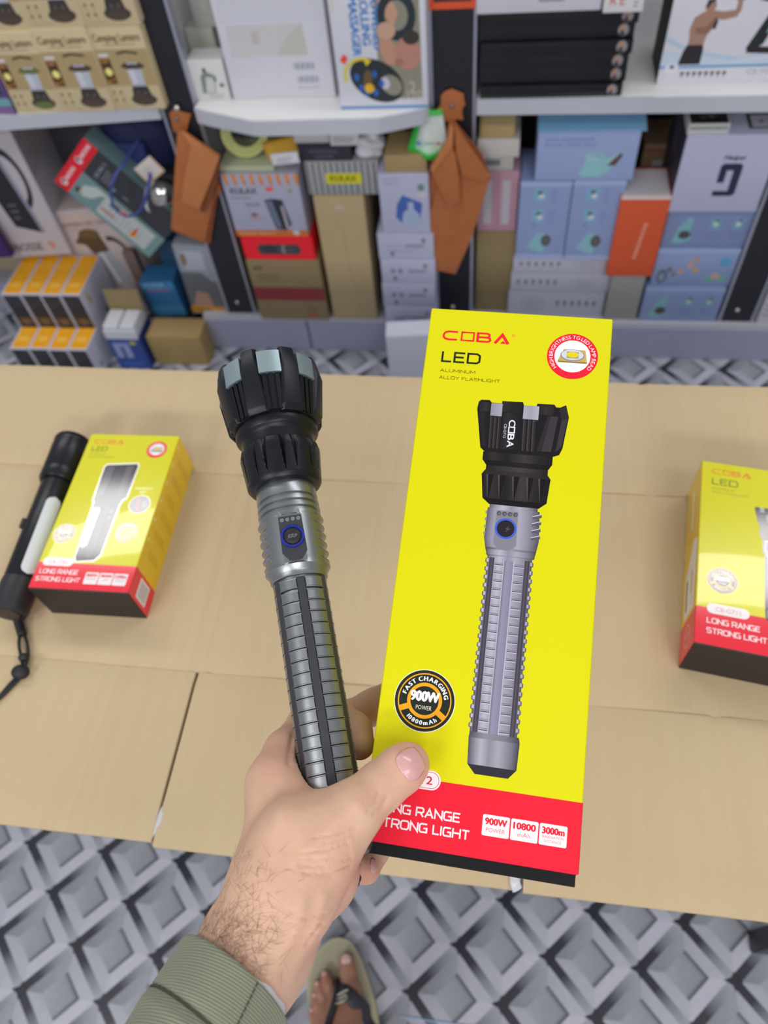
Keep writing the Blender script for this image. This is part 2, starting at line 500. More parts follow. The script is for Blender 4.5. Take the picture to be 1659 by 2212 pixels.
def build_shelving():
    u = thing('shelving_unit', 'long white shelving unit with black posts and chrome shelf edges', 'shelving', (0, YP, 0))
    I = Matrix.Translation((0, -YP, 0))
    def fin(o):
        o.matrix_local = I; return o
    black = mat('#1b1c26', 0.42, grain=0.08)
    alu = mat('#b9bcc9', 0.3, 0.75)
    white = mat('#d9d8da', 0.55, grain=0.03, grain_scale=20)
    dark = mat('#45414d', 0.7, grain=0.08)
    for k, (x0, x1) in enumerate(((-0.673, -0.597), (-0.143, -0.059), (0.505, 0.582))):
        p = fin(bm_obj('post', box_bm(x0 + .004, x1 - .004, YP, YP + .018, ZB, 1.9, .001), black, u))
        for sx in (x0, x1 - .006):
            bm_obj('edge_trim', box_bm(sx, sx + .006, YP - .003, YP + .02, ZB, 1.9, .001), alu, p)
        cx = (x0 + x1) / 2
        lathe('screw', [(0, .0055), (.002, .0052), (.0038, .0036), (.0045, .0012)], mat('#d8d3c4', .25, .9), p, n=20).matrix_local = Matrix.Translation((cx - .004, YP, ZB + (.034 if k != 1 else .03))) @ Matrix.Rotation(R(90), 4, 'X')
    for x in (-0.635, -0.101, 0.543):
        fin(bm_obj('side_panel', box_bm(x - .012, x + .012, YP + .02, 1.885, ZB, 1.9, .001), white, u))
    fin(bm_obj('back_panel', box_bm(-1.75, 1.4, 1.885, 1.899, 0.0, 1.9), mat('#6d6873', .75, grain=.05), u))
    def board(name, pts, z0, z1, m):
        poly = list(pts) + [(pts[-1][0], 1.884), (pts[0][0], 1.884)]
        b = fin(bm_obj(name, prism_bm(poly, z0, z1, .001, 1), m, u))
        V = []; Fc = []
        for x, y in pts:
            V += [(x, y - .003, z0 - .002), (x, y - .003, z1 + .001), (x, y + .0015, z1 + .001), (x, y + .0015, z0 - .002)]
        for i in range(len(pts) - 1):
            for a in range(4):
                c = (a + 1) % 4
                Fc.append((4 * i + a, 4 * i + 4 + a, 4 * i + 4 + c, 4 * i + c))
        Fc += [(0, 1, 2, 3), tuple(4 * (len(pts) - 1) + k for k in (3, 2, 1, 0))]
        mesh_obj('edge_strip', V, Fc, mat('#d3d6df', .25, .45), b)
    board('shelf_board', [(-1.7, 1.325), (-1.0, 1.369), (-.675, 1.401)], ZS0, ZS, white)
    board('shelf_board', [(-.595, 1.385), (-.573, 1.374), (-.469, 1.334), (-.23, 1.336), (-.155, 1.364), (-.145, 1.372)], ZS0, ZS, white)
    board('shelf_board', [(-.057, 1.394), (.503, 1.386)], ZS0, ZS, white)
    board('shelf_board', [(.584, 1.386), (1.3, 1.380)], ZS0, ZS, white)
    fin(bm_obj('bay_floor', box_bm(-.735, 1.3, 1.394, 1.884, ZB - .012, ZB), mat('#c3c4d0', .5), u))
    fin(bm_obj('bay_floor', box_bm(-1.7, -.737, 1.525, 1.884, ZB - .012, ZB), mat('#8f8e98', .6), u))
    # a printed plate on the middle post, above the flower-shaped tag
    st = fin(bm_obj('price_plate', box_bm(-.141, -.0615, YP - .0035, YP - .0005, .776, .86, .001), mat('#e2552a', .4), u))
    pr = Print()
    pr.rect(.008, .012, .072, .08, '#2a2630'); pr.text('210', .038, .017, .012, '#c9c2c4', align='L', bold=.0006); pr.rect(.012, .017, .026, .028, '#7a4a44')
    pr.build('plate_print', st, MATT, face_matrix((-.141, YP - .0037, .776), (1, 0, 0), (0, 0, 1)))
    return u
build_shelving()
pl = bm_obj('trim_1', box_bm(-.735, -.4705, 1.392, 1.410, 0, .0945, .0012), mat('#a3a5c0', .5, grain=.05, grain_scale=9)); tag(pl, kind='structure')
pl = bm_obj('trim_2', box_bm(-.4665, 1.3, 1.392, 1.410, 0, .0945, .0012), mat('#a3a5c0', .5, grain=.05, grain_scale=9)); tag(pl, kind='structure')
pl = bm_obj('trim_3', box_bm(-1.7, -.737, 1.520, 1.54, 0, .0945, .0012), mat('#9a9ab0', .5, grain=.05, grain_scale=9)); tag(pl, kind='structure')

# ================================================================== TABLE AND ITS CARDBOARD COVER
ZT = 0.752                        # top of the cardboard
def build_table():
    t = thing('display_table', 'dark steel display table hidden under the brown cardboard cover', 'table', (-.15, .3, 0))
    m = mat('#2b2e36', .4, .6)
    bm_obj('table_top', box_bm(-.75, .62, -.185, .215, ZT - .034, ZT - .0055, .002), mat('#30333c', .35, .3), t)
    for sx in (-.73, .58):
        for sy in (-.165, .175):
            bm_obj('leg', box_bm(sx, sx + .03, sy, sy + .03, 0, ZT - .034, .002), m, t)
build_table()

def build_cover():
    c = thing('cardboard_cover', 'unfolded brown corrugated cardboard carton spread over the table', 'cardboard', (-.15, .3, ZT))
    m = bpy.data.materials.new('kraft_cardboard'); m.use_nodes = True
    nt = m.node_tree; b = nt.nodes['Principled BSDF']; b.inputs['Roughness'].default_value = .75
    b.inputs['Specular IOR Level'].default_value = .25
    tc = nt.nodes.new('ShaderNodeTexCoord')
    mp = nt.nodes.new('ShaderNodeMapping'); mp.inputs['Scale'].default_value = (1, .06, 1)
    nt.links.new(tc.outputs['Object'], mp.inputs[0])
    n1 = nt.nodes.new('ShaderNodeTexNoise'); n1.inputs['Scale'].default_value = 120; n1.inputs['Detail'].default_value = 3
    n2 = nt.nodes.new('ShaderNodeTexNoise'); n2.inputs['Scale'].default_value = 9; n2.inputs['Detail'].default_value = 5
    n3 = nt.nodes.new('ShaderNodeTexNoise'); n3.inputs['Scale'].default_value = 900; n3.inputs['Detail'].default_value = 2
    nt.links.new(mp.outputs[0], n1.inputs['Vector']); nt.links.new(tc.outputs['Object'], n2.inputs['Vector']); nt.links.new(tc.outputs['Object'], n3.inputs['Vector'])
    ad = nt.nodes.new('ShaderNodeMath'); ad.operation = 'ADD'; nt.links.new(n1.outputs[0], ad.inputs[0]); nt.links.new(n2.outputs[0], ad.inputs[1])
    ad2 = nt.nodes.new('ShaderNodeMath'); ad2.operation = 'MULTIPLY_ADD'; ad2.inputs[1].default_value = .45
    nt.links.new(n3.outputs[0], ad2.inputs[0]); nt.links.new(ad.outputs[0], ad2.inputs[2])
    rp = nt.nodes.new('ShaderNodeMapRange'); rp.inputs[1].default_value = .6; rp.inputs[2].default_value = 1.95
    nt.links.new(ad2.outputs[0], rp.inputs[0])
    mx = nt.nodes.new('ShaderNodeMix'); mx.data_type = 'RGBA'
    mx.inputs['A'].default_value = (*lin((192, 170, 136)), 1); mx.inputs['B'].default_value = (*lin((202, 182, 148)), 1)
    nt.links.new(rp.outputs[0], mx.inputs['Factor']); nt.links.new(mx.outputs['Result'], b.inputs['Base Color'])
    w = nt.nodes.new('ShaderNodeTexWave'); w.bands_direction = 'X'; w.inputs['Scale'].default_value = 55; w.inputs['Distortion'].default_value = .6
    nt.links.new(tc.outputs['Object'], w.inputs['Vector'])
    ad3 = nt.nodes.new('ShaderNodeMath'); ad3.operation = 'MULTIPLY_ADD'; ad3.inputs[1].default_value = 1.3
    nt.links.new(n1.outputs[0], ad3.inputs[0]); nt.links.new(w.outputs[0], ad3.inputs[2])
    bp = nt.nodes.new('ShaderNodeBump'); bp.inputs['Strength'].default_value = .16; bp.inputs['Distance'].default_value = .001
    nt.links.new(ad3.outputs[0], bp.inputs['Height']); nt.links.new(bp.outputs[0], b.inputs['Normal'])
    edge = mat('#8d7350', .85)
    T = .0045
    # creases across the sheet (pixels of the photo, on the table plane) and dents along the flutes
    cr1 = [on_z(0, 1000, ZT)[1], on_z(830, 1043, ZT)[1], on_z(1659, 1075, ZT)[1]]
    y1 = sum(cr1) / 3
    y2 = (on_z(0, 1415, ZT)[1] + on_z(830, 1478, ZT)[1] + on_z(1659, 1562, ZT)[1]) / 3
    yf = on_z(830, 811, ZT)[1]
    yn = (on_z(60, 1797, ZT)[1] + on_z(1659, 1985, ZT)[1]) / 2
    dents = [on_z(px, py, ZT)[:2] for px, py in ((505, 1240), (470, 1240), (1395, 930), (935, 930), (215, 1620), (160, 1620), (1580, 1800), (1000, 1750))]
    def sheet(name, xa, xb, ya, yb, seed, bend_hi=None, slant=0.0, m_=m, lift=0.0):
        nx, ny = max(8, int((xb - xa) / .003)), max(6, int((yb - ya) / .012))
        V = []; Fc = []
        for j in range(ny + 1):
            for i in range(nx + 1):
                fx, fy = i / nx, j / ny
                x = xa + (xb - xa) * fx; y = ya + (yb - ya) * fy
                if slant: x += slant * (1 - fy) * (1 if True else 0) * (1 if abs(fx - (0 if slant < 0 else 1)) < .5 else 0) * abs(fx - .5) * 2
                z = .0006 * math.sin(x * 21 + seed) + .0005 * math.sin(y * 34 + seed * 2)
                for dx, dy in dents:
                    if ya < dy < yb: z -= .0017 * math.exp(-((x - dx) / .0035) ** 2)
                if bend_hi and j == ny: z -= .0016
                if bend_hi and j == 0: z -= .0016
                z += lift * (1 - fy) ** 2
                V.append((x, y, ZT + z))
        n = nx + 1
        top = len(V)
        V += [(x, y, z - T) for x, y, z in V[:top]]
        for j in range(ny):
            for i in range(nx):
                a = j * n + i
                Fc.append((a, a + 1, a + n + 1, a + n)); Fc.append((top + a, top + a + n, top + a + n + 1, top + a + 1))
        for i in range(nx):
            Fc.append((i + 1, i, top + i, top + i + 1)); k = ny * n + i; Fc.append((k, k + 1, top + k + 1, top + k))
        for j in range(ny):
            k = j * n; Fc.append((k, k + n, top + k + n, top + k)); k = j * n + nx; Fc.append((k + n, k, top + k, top + k + n))
        o = mesh_obj(name, V, Fc, m_, c, smooth=True)
        o.matrix_local = Matrix.Translation((.15, -.3, -ZT))
        smooth_by_angle(o, 50)
        return o
    sheet('far_panel', -.95, .72, y1 + .0001, yf, .4, True)
    sheet('middle_panel', -.95, .72, y2 + .0001, y1 - .0001, 1.3, True)
    xs0 = on_z(424, 1456, ZT)[0]; xs1 = on_z(352, 1815, ZT)[0]
    xe = on_z(1111, 1900, ZT)[0]
    sheet('flap', -.95, xs0 - .0015, yn + .003, y2 - .0001, 2.2, True, slant=xs1 - xs0 - .008)
    sheet('flap', xs0 + .0015, xe - .0015, yn, y2 - .0001, 3.1, True, slant=0)
    sheet('flap', xe + .0065, .72, yn - .001, y2 - .0001, 4.4, True)
    # strips of clear parcel tape left in the slits
    tp = mat('#dfe3ea', .12, alpha=.75)
    a = on_z(357, 1745, ZT - .002); b_ = on_z(318, 1812, ZT - .002)
    M0 = Matrix.Translation((.15, -.3, -ZT))
    tube('tape_strip', [a, (a + b_) / 2 + np.array([.001, 0, .001]), b_], .0035, tp, c, sides=8, flat=.25).matrix_local = M0
    tube('tape_strip', [on_z(1112, 1893, ZT), on_z(1113, 1908, ZT + .0005), on_z(1118, 1922, ZT - .003)], .004, tp, c, sides=8, flat=.3).matrix_local = M0
    for p in ((349, 1768), (341, 1785)):
        q = on_z(*p, ZT - .0048)
        bm_obj('blue_scrap', box_bm(-.003, .003, -.004, .004, 0, .0008, .0002), mat('#3d7fc4', .4), c).matrix_local = M0 @ Matrix.Translation(tuple(q))
build_cover()

# ================================================================== GOODS ON THE SHELVES
ZTOP = {}
def carton(name, label, xl, xr, yb, yt, z0, d, color, draw=None, cat='box', group=None, rough=.55, Y=None, key=None, side=None, top=None, yaw=0.0, flap=True, bev=.0012, h=None, side_draw=None):
    """an upright box whose front edge stands on height z0 between two pixels; its top front edge reaches pixel row yt"""
    if Y is None:
        yl = yb if not isinstance(yb, tuple) else yb[0]; yr = yb if not isinstance(yb, tuple) else yb[1]
        a, b = on_z(xl, yl, z0), on_z(xr, yr, z0)
    else:
        ym = sum(yb) / 2 if isinstance(yb, tuple) else yb
        a, b = on_y(xl, ym, Y), on_y(xr, ym, Y)
    Yf = (a[1] + b[1]) / 2
    w = b[0] - a[0]; cx = (a[0] + b[0]) / 2
    if h is None: h = height_at(cx, Yf, yt) - z0
    t = thing(name, label, cat, (cx, Yf, z0), yaw, group)
    bm = box_bm(-w / 2, w / 2, 0, d, 0, h, bev, 2)
    body = bm_obj('carton_body', bm, mat(color, rough, grain=.04, grain_scale=35), t); smooth_by_angle(body, 30)
    if flap:
        bm_obj('lid_flap', box_bm(-w / 2 + .003, w / 2 - .003, .001, d * .93, h - .0003, h + .0007, .0003), mat(top or color, rough, grain=.04, grain_scale=35), t)
    if draw:
        pr = Print(w, h); draw(pr, w, h); pr.build('front_print', t, MATT, face_matrix((-w / 2, -.0001, 0), (1, 0, 0), (0, 0, 1)))
    if side_draw:
        nm, right = 'side_print', side_draw[1]
        pr = Print(d, h); side_draw[0](pr, d, h)
        pr.build(nm, t, MATT, face_matrix((w / 2 + .0001, 0, 0), (0, 1, 0), (0, 0, 1)) if right else face_matrix((-w / 2 - .0001, d, 0), (0, -1, 0), (0, 0, 1)))
    if key: ZTOP[key] = z0 + h + (.0008 if flap else 0)
    return t, w, h
def slab(name, label, A, B, Dp, Y, d, color, draw=None, cat='box', rough=.5, Y2=None, group=None):
    """a tilted box: A bottom left, B bottom right, Dp top left (pixels on the plane Y); d its depth"""
    a, b, c = on_y(*A, Y), on_y(*B, Y), on_y(*Dp, Y if Y2 is None else Y2)
    ux = b - a; w = np.linalg.norm(ux); ux /= w
    uy = c - a; uy -= (uy @ ux) * ux; h = np.linalg.norm(uy); uy /= h
    t = thing(name, label, cat, matrix=face_matrix(a, ux, uy), group=group)
    body = bm_obj('carton_body', box_bm(0, w, 0, h, -d, 0, min(.0012, d * .2), 2), mat(color, rough, grain=.04, grain_scale=35), t); smooth_by_angle(body, 30)
    if draw:
        pr = Print(w, h); draw(pr, w, h); pr.build('front_print', t, MATT, Matrix.Translation((0, 0, .0001)))
    return t, w, h
def bars(pr, x, y, w, n, dy, hh, col, seed=0):
    r = random.Random(seed)
    for k in range(n): pr.rect(x, y - k * dy, x + w * r.uniform(.55, 1), y - k * dy + hh, col)

class Remap:
    """passes artwork on with its coordinates moved to where the box front shows them"""
    def __init__(self, p, fx, fy, k=.85): self.p, self.fx, self.fy, self.k = p, fx, fy, k
    def poly(self, pts, col): self.p.poly([(self.fx(x), self.fy(y)) for x, y in pts], col)
    def line(self, pts, wd, col): self.p.line([(self.fx(x), self.fy(y)) for x, y in pts], wd, col)
    def rect(self, x0, y0, x1, y1, col): self.p.rect(self.fx(x0), self.fy(y0), self.fx(x1), self.fy(y1), col)
    def ell(self, x, y, rx, ry, col, n=28, a0=0, a1=360): self.p.ell(self.fx(x), self.fy(y), rx * self.k, ry * min(1, self.k), col, n, a0, a1)
    def text(self, s, x, y, cap, col, width=None): self.p.text(s, self.fx(x), self.fy(y), cap, col, width)
# ------------------------------------------------------------------ upper shelf, left bay: lanterns
def lantern_front(cap, hide=False):
    def draw(pr, w, h):
        pr.rect(0.01, .30, .99, .74, '#b09a6e')
        pr.text('Camping Lantern', .5, .83, h * .085, '#5c4828', width=w * .86, align='C', bold=h * .0025)
        pr.rect(.22, .785, .82, .797, '#9a8763')
        pr.rect(.06, .655, .24, .69, '#d9d4e0')
        pr.rect(.05, .33, .245, .63, '#4a3020'); pr.rect(.08, .58, .2, .62, '#a3703c'); pr.ell(.15, .475, .07, .05, '#e8d860'); pr.ell(.15, .475, .045, .035, '#f6f0a0'); pr.ell(.1, .36, .03, .02, '#c88a3a'); pr.ell(.19, .38, .025, .02, '#b87a30')
        q = Remap(pr, lambda x: .645 + (x - .655) * 1.22, lambda y: .36 + (y - .34) * 1.04, 1.2)
        q.line([(.44, .58), (.46, .64), (.54, .672), (.70, .672), (.82, .64), (.85, .58)], .0012, '#8f8a78'); q.line([(.46, .655), (.60, .675), (.78, .655)], .004, '#3e3a2c')
        q.ell(.645, .50, .185, .065, cap, a0=0, a1=180); q.poly([(.46, .50), (.83, .50), (.74, .475), (.55, .475)], cap)
        for u in (.59, .645, .70): q.ell(u, .545, .025, .014, '#c9cbd8')
        q.poly([(.53, .475), (.76, .475), (.745, .29), (.55, .29)], '#b9bccb'); q.poly([(.56, .47), (.64, .47), (.64, .3), (.57, .3)], '#cdd0db')
        q.ell(.65, .285, .12, .018, '#a8abbb'); q.poly([(.53, .275), (.77, .275), (.80, .16), (.50, .16)], '#38322e')
        q.ell(.655, .115, .205, .075, '#453b35'); q.ell(.655, .09, .17, .05, cap); q.ell(.6, .2, .03, .02, '#5c5550'); q.ell(.71, .2, .03, .02, '#5c5550')
        for xx, yy in ((.10, .225), (.24, .225), (.10, .125), (.24, .125)):
            pr.ell(xx, yy, .025, .022, '#7a6a3c'); pr.rect(xx - .035, yy - .05, xx + .045, yy - .04, '#b39f78')
        pr.rect(.08, .035, .42, .045, '#b09b72')
    return draw
lt = '#cdbb96'
xs = [(40, 140, 244), (140, 250, 241), (250, 358, 236)]
place = ['behind the left edge of the photo', 'in the middle', 'against the black post']
caps = [('#66733c', 'green'), ('#54423a', 'brown'), ('#4f4038', 'brown')]
for k, (a, b, y) in enumerate(xs):
    lab = ['tan camping lantern carton with green lantern, lower row of the stack', 'tan camping lantern carton with brown lantern, middle of the lower row', 'tan camping lantern carton in the lower row touching the black post'][k]
    carton('lantern_carton', lab, a, b, y, [70, 62, 56][k], ZS, .11, lt, lantern_front(caps[k][0]), group='camping lantern cartons', key='lan%d' % k)
for k in range(3):
    lab = ['tan camping lantern carton on top of the green lantern one', 'tan camping lantern carton, middle of the upper row', 'tan camping lantern carton in the upper row touching the black post'][k]
    a = on_z(*[(40, 244), (140, 243), (250, 240)][k], ZS); b = on_z(*[(140, 243), (250, 240), (358, 236)][k], ZS)
    w = b[0] - a[0]; hh = ZTOP['lan1'] - ZS
    t = thing('lantern_carton', lab, 'box', ((a[0] + b[0]) / 2 + .004, a[1] + .004, ZTOP['lan%d' % k]), 0, 'camping lantern cartons')
    smooth_by_angle(bm_obj('carton_body', box_bm(-w / 2, w / 2, 0, .11, 0, hh, .0012, 2), mat(lt, .55, grain=.04, grain_scale=35), t), 30)
    pr = Print(w, hh); lantern_front(caps[2][0])(pr, w, hh); pr.build('front_print', t, MATT, face_matrix((-w / 2, -.0001, 0), (1, 0, 0), (0, 0, 1)))
carton('printed_box', 'violet and teal printed box left of the lantern cartons', -80, 34, 248, 165, ZS, .09, '#5c4a86', lambda p, w, h: (p.rect(.0, .0, 1, .22, '#7a5f8f'), p.rect(.3, .22, 1, .42, '#6fa3ad'), p.rect(.55, .5, .95, .9, '#3f3763')))

# ------------------------------------------------------------------ upper shelf, middle bay
def earbud(p, w, h):
    p.poly([(.25, .18), (.62, .18), (.72, .62), (.45, .74), (.3, .62)], '#7d8684'); p.poly([(.36, .2), (.6, .2), (.68, .56), (.44, .6)], '#c9ccca'); p.ell(.44, .76, .05, .06, '#2f3634'); p.ell(.68, .52, .04, .05, '#3a4240')
    p.ell(.84, .38, .07, .05, '#5d6664'); bars(p, .4, .12, .45, 2, .06, .025, '#a9acac')
carton('earbud_box', 'small white earbud box with grey case picture on the middle shelf', 424, 500, (218, 214), 131, ZS, .05, '#d6d5d6', earbud, rough=.4)
carton('small_box', 'small sage green box behind the white earbud box', 430, 486, 178, 62, ZS, .04, '#c2c7bb', lambda p, w, h: (p.rect(.08, .1, .92, .62, '#8c9c8f'), bars(p, .2, .4, .6, 3, .09, .035, '#73827a')), key='sage', Y=1.50)
carton('small_box', 'small pale grey box standing on the sage green box', 424, 478, 62, -40, ZTOP['sage'], .04, '#c4c1ba', lambda p, w, h: p.ring(.5, .5, .2, .23, '#b3b0aa'), Y=1.502)
def bagbox(p, w, h):
    p.rect(.04, .62, .96, .98, '#cfd0db'); p.rect(.08, .35, .78, .60, '#c9c8cc'); p.poly([(.5, .36), (.8, .36), (.78, .6), (.62, .5)], '#c2bfba')
    for x0, y0, s in ((.64, .24, .2), (.66, .13, .2)):
        for k in range(12): p.rect(x0 + s * k / 12, y0, x0 + s * k / 12 + s * (.03 + .02 * (k % 3)), y0 + .055, '#9294a5')
    p.rect(.66, .085, .86, .095, '#a9aab8'); bars(p, .30, .5, .08, 2, .05, .05, '#bfb9b6')
t, w, h = carton('white_carton', 'large plain white carton in clear plastic with faint barcodes', 505, 726, (217, 208), -70, ZS, .12, '#d3d4de', bagbox, rough=.35)
def massager(p, w, h):
    p.rect(.47, .085, .94, 1, '#8f8b7c')
    for k, q in enumerate(('MASSAGER', 'ROLLING', 'POWERED')):
        p.text(q, .21 + .115 * k, [.81, .83, .83][k], .0140, '#2f7fc8', width=h * [.40, .345, .38][k], rot=-90, align='L', bold=.0008)
    p.poly([(.52, .95), (.62, .84), (.72, .70), (.66, .60), (.54, .72), (.49, .84)], '#c99a80'); p.poly([(.50, .56), (.60, .56), (.74, .40), (.70, .34), (.56, .34), (.50, .44)], '#c08f78')
    p.ring(.70, .68, .12, .20, '#23303a', n=28, sy=.85); p.ell(.58, .58, .10, .06, '#c9a08c'); p.ell(.80, .42, .14, .12, '#bb8574'); p.ell(.84, .53, .09, .05, '#3a3430'); p.ell(.70, .36, .05, .03, '#a87464')
    p.ell(.44, .225, .30, .155, '#232c33', 40, rot=-14); p.ell(.60, .19, .12, .075, '#8f8b7c', 30, rot=-14); p.ell(.53, .205, .055, .045, '#c3c4d0', 20, rot=-14)
    for a, b in ((.20, .25), (.24, .17), (.30, .13), (.40, .27), (.47, .20), (.40, .13)): p.ell(a + .02, b + .005, .03, .03, '#2c5fae', 12, rot=-14)
    p.ell(.34, .225, .05, .085, '#6b5230', 20, rot=-10); p.ell(.35, .17, .055, .036, '#e0b428', 18)
    p.ring(.30, .265, .19, .225, '#dcc838', 75, 200, 20, sy=.6); p.poly([(.31, .39), (.40, .38), (.34, .335)], '#e3c62c')
    p.text('2', .79, .125, .02, '#b9b6ab'); p.text('110', .77, .085, .014, '#b9b6ab')
    p.rect(0, .010, 1, .030, '#3f86c6'); p.rect(.03, .72, .045, 1, '#c9c7a8')
t, w, h = carton('massager_box', 'white and blue rolling massager box with orange price dot', 737, 926, (241, 232), -75, ZS, .10, '#d3d4df', massager, rough=.4)
pr = Print(w, h); pr.poly([(.055, .385), (.10, .355), (.145, .40), (.10, .43)], '#ef4d2c'); pr.build('price_dot', t, MATT, face_matrix((-w / 2, -.0022, 0), (1, 0, 0), (0, 0, 1)))

# ------------------------------------------------------------------ upper shelf, right bay
edges = [212, 183, 152, 121, 89, 57, 25]
z = ZS; Yk = on_z(1180, 211, ZS)[1]
xl = on_y(1036, 211, Yk)[0]; xr = on_y(1341, 211, Yk)[0]
ord6 = ['lowest of six', 'second from the bottom', 'third from the bottom', 'fourth from the bottom', 'fifth from the bottom', 'topmost of six']
for k in range(6):
    h = height_at((xl + xr) / 2, Yk, edges[k + 1]) - z
    t = thing('black_box', 'flat glossy black box in the right bay stack, ' + ord6[k], 'box', ((xl + xr) / 2 + .002 * (k % 2), Yk + .003 * ((k * 2) % 3), z), 0, 'flat black boxes')
    w = xr - xl + .002 * k
    smooth_by_angle(bm_obj('carton_body', box_bm(-w / 2, w / 2, 0, .16, 0, h - .0006, .0015, 2), mat('#0d0d13', .3, grain=.2), t), 30)
    pr = Print(w, h)
    pr.ell(.93, .5, .035, .42, '#8d8a92', 16); pr.ell(.925, .62, .018, .2, '#b98a6c', 12); pr.poly([(.90, .1), (.925, .6), (.94, .2), (.96, .15)], '#3a3436')
    pr.build('front_print', t, MATT, face_matrix((-w / 2, -.0001, 0), (1, 0, 0), (0, 0, 1)))
    z += h
zk = z
carton('white_box', 'wide white box lying on the black box stack', 1030, 1300, 0, 0, zk, .15, '#cfccd8', lambda p, w, h: bars(p, .5, .3, .22, 1, .1, .12, '#9a98a4'), Y=Yk, h=.05)
carton('white_box', 'small white box with red letters at the stack end', 1306, 1392, 0, 0, zk, .10, '#dcdade', lambda p, w, h: (p.text('R', .15, .25, h * .3, '#c9342e'), p.text('E', .4, .25, h * .3, '#c9342e'), bars(p, .75, .3, .12, 2, .12, .05, '#8a8890')), Y=Yk - .012, h=.045)
def gun(p0, w, h):
    p = Remap(p0, lambda x: x if x < .10 else (.115 + (x - .10) * .73 if x < .55 else .443 + (x - .55) * 1.3), lambda y: y * .72 if y < .18 else .13 + (y - .18) * .84)
    p.poly([(0, .36), (.22, .30), (.55, .24), (1, .30), (1, .22), (0, .22)], '#c2d3e6'); p.poly([(0, .5), (.2, .36), (.6, .28), (1, .4), (1, .36), (.55, .25), (.2, .32), (0, .45)], '#b7cbe2')
    p.rect(0, .185, 1, .21, '#5b9ccb')
    sk, sk2, dk = '#a98270', '#8f6a58', '#241f26'
    p.poly([(.10, .22), (.30, .22), (.30, .36), (.285, .42), (.15, .42), (.12, .34)], dk)
    p.poly([(.15, .41), (.29, .41), (.305, .55), (.34, .64), (.42, .635), (.52, .66), (.545, .72), (.535, .80), (.50, .81), (.495, .72), (.40, .71), (.30, .725), (.22, .71), (.155, .66), (.135, .56), (.15, .47)], sk)
    p.poly([(.19, .52), (.30, .50), (.37, .62), (.34, .67), (.28, .58), (.19, .57)], sk2); p.poly([(.33, .56), (.36, .55), (.37, .62), (.35, .66)], '#2c282a')
    p.ell(.275, .76, .04, .05, sk); p.poly([(.235, .76), (.24, .82), (.30, .825), (.31, .79), (.28, .80), (.25, .74)], '#231c1a'); p.ell(.515, .815, .03, .025, sk)
    p.poly([(.62, .80), (.70, .84), (.80, .86), (.78, .80), (.70, .77)], '#241a20'); p.poly([(.72, .82), (.78, .86), (.70, .40), (.64, .32), (.62, .36), (.67, .60)], '#1f2628')
    p.poly([(.73, .80), (.765, .82), (.72, .52), (.70, .50)], '#7fc9b5'); p.poly([(.62, .32), (.86, .30), (.86, .36), (.66, .38)], '#241a20'); p.poly([(.80, .34), (.9, .34), (.9, .86), (.80, .86)], '#2a2026')
    p.ell(.08, .185, .055, .05, '#dfe0e8'); p.ell(.08, .20, .02, .02, '#5a6aa8')
    for k in range(8):
        x = .16 + k * .055; p.ell(x, .125, .016, .016, '#3c4436'); p.rect(x - .005, .075, x + .005, .12, '#4a5242')
    p.text('CE FC', .66, .10, .008, '#a3a3ae', width=w * .16); bars(p, .86, .11, .1, 1, .1, .03, '#a3a3ae')
t, w, h = carton('massage_gun_box', 'white massage gun box with a muscular man posing', 1418, 1740, (187, 171), -110, ZS, .10, '#d9d9e3', gun, rough=.35, side_draw=(lambda p, w, h: p.rect(.01, .005, .99, .995, '#0f1014'), False))

# ------------------------------------------------------------------ lower bay, middle
def brownred(p, w, h):
    p.rect(0.005, .34, .88, .56, '#8f2f35'); p.rect(.88, .34, .995, .56, '#8a3a38')
    p.text('SUIMASI', .10, .41, h * .075, '#6b3238', width=w * .34); bars(p, .08, .86, .14, 1, .1, .04, '#55513f'); bars(p, .10, .75, .34, 2, .06, .022, '#6b644c'); bars(p, .10, .28, .12, 1, .1, .02, '#7a7258')
    p.line([(.68, .63), (.82, .63), (.82, .3), (.68, .3), (.68, .63)], .0012, '#6e5c42'); p.rect(.70, .08, .86, .12, '#a8442e'); bars(p, .70, .2, .18, 2, .05, .02, '#7d5c44')
carton('brown_carton', 'brown carton with dark red band under the red tin', 565, 712, (690, 689), 563, ZB, .14, '#8f7c5b', brownred, key='br')
def redtin(p, w, h):
    p.rect(0, 0, 1, .9, '#f21a2c'); p.rrect(.20, .22, .82, .68, h * .22, '#3d4148'); p.ell(.38, .45, .10, .16, '#30343b'); p.ell(.62, .45, .14, .17, '#454a52'); p.poly([(.56, .62), (.61, .66), (.58, .48), (.6, .28), (.54, .3)], '#8d8a7a')
carton('red_box', 'red open tray box with black knife set on brown carton', 532, 682, 560, 512, ZTOP['br'], .13, '#ec1326', redtin, rough=.3, key='rd')
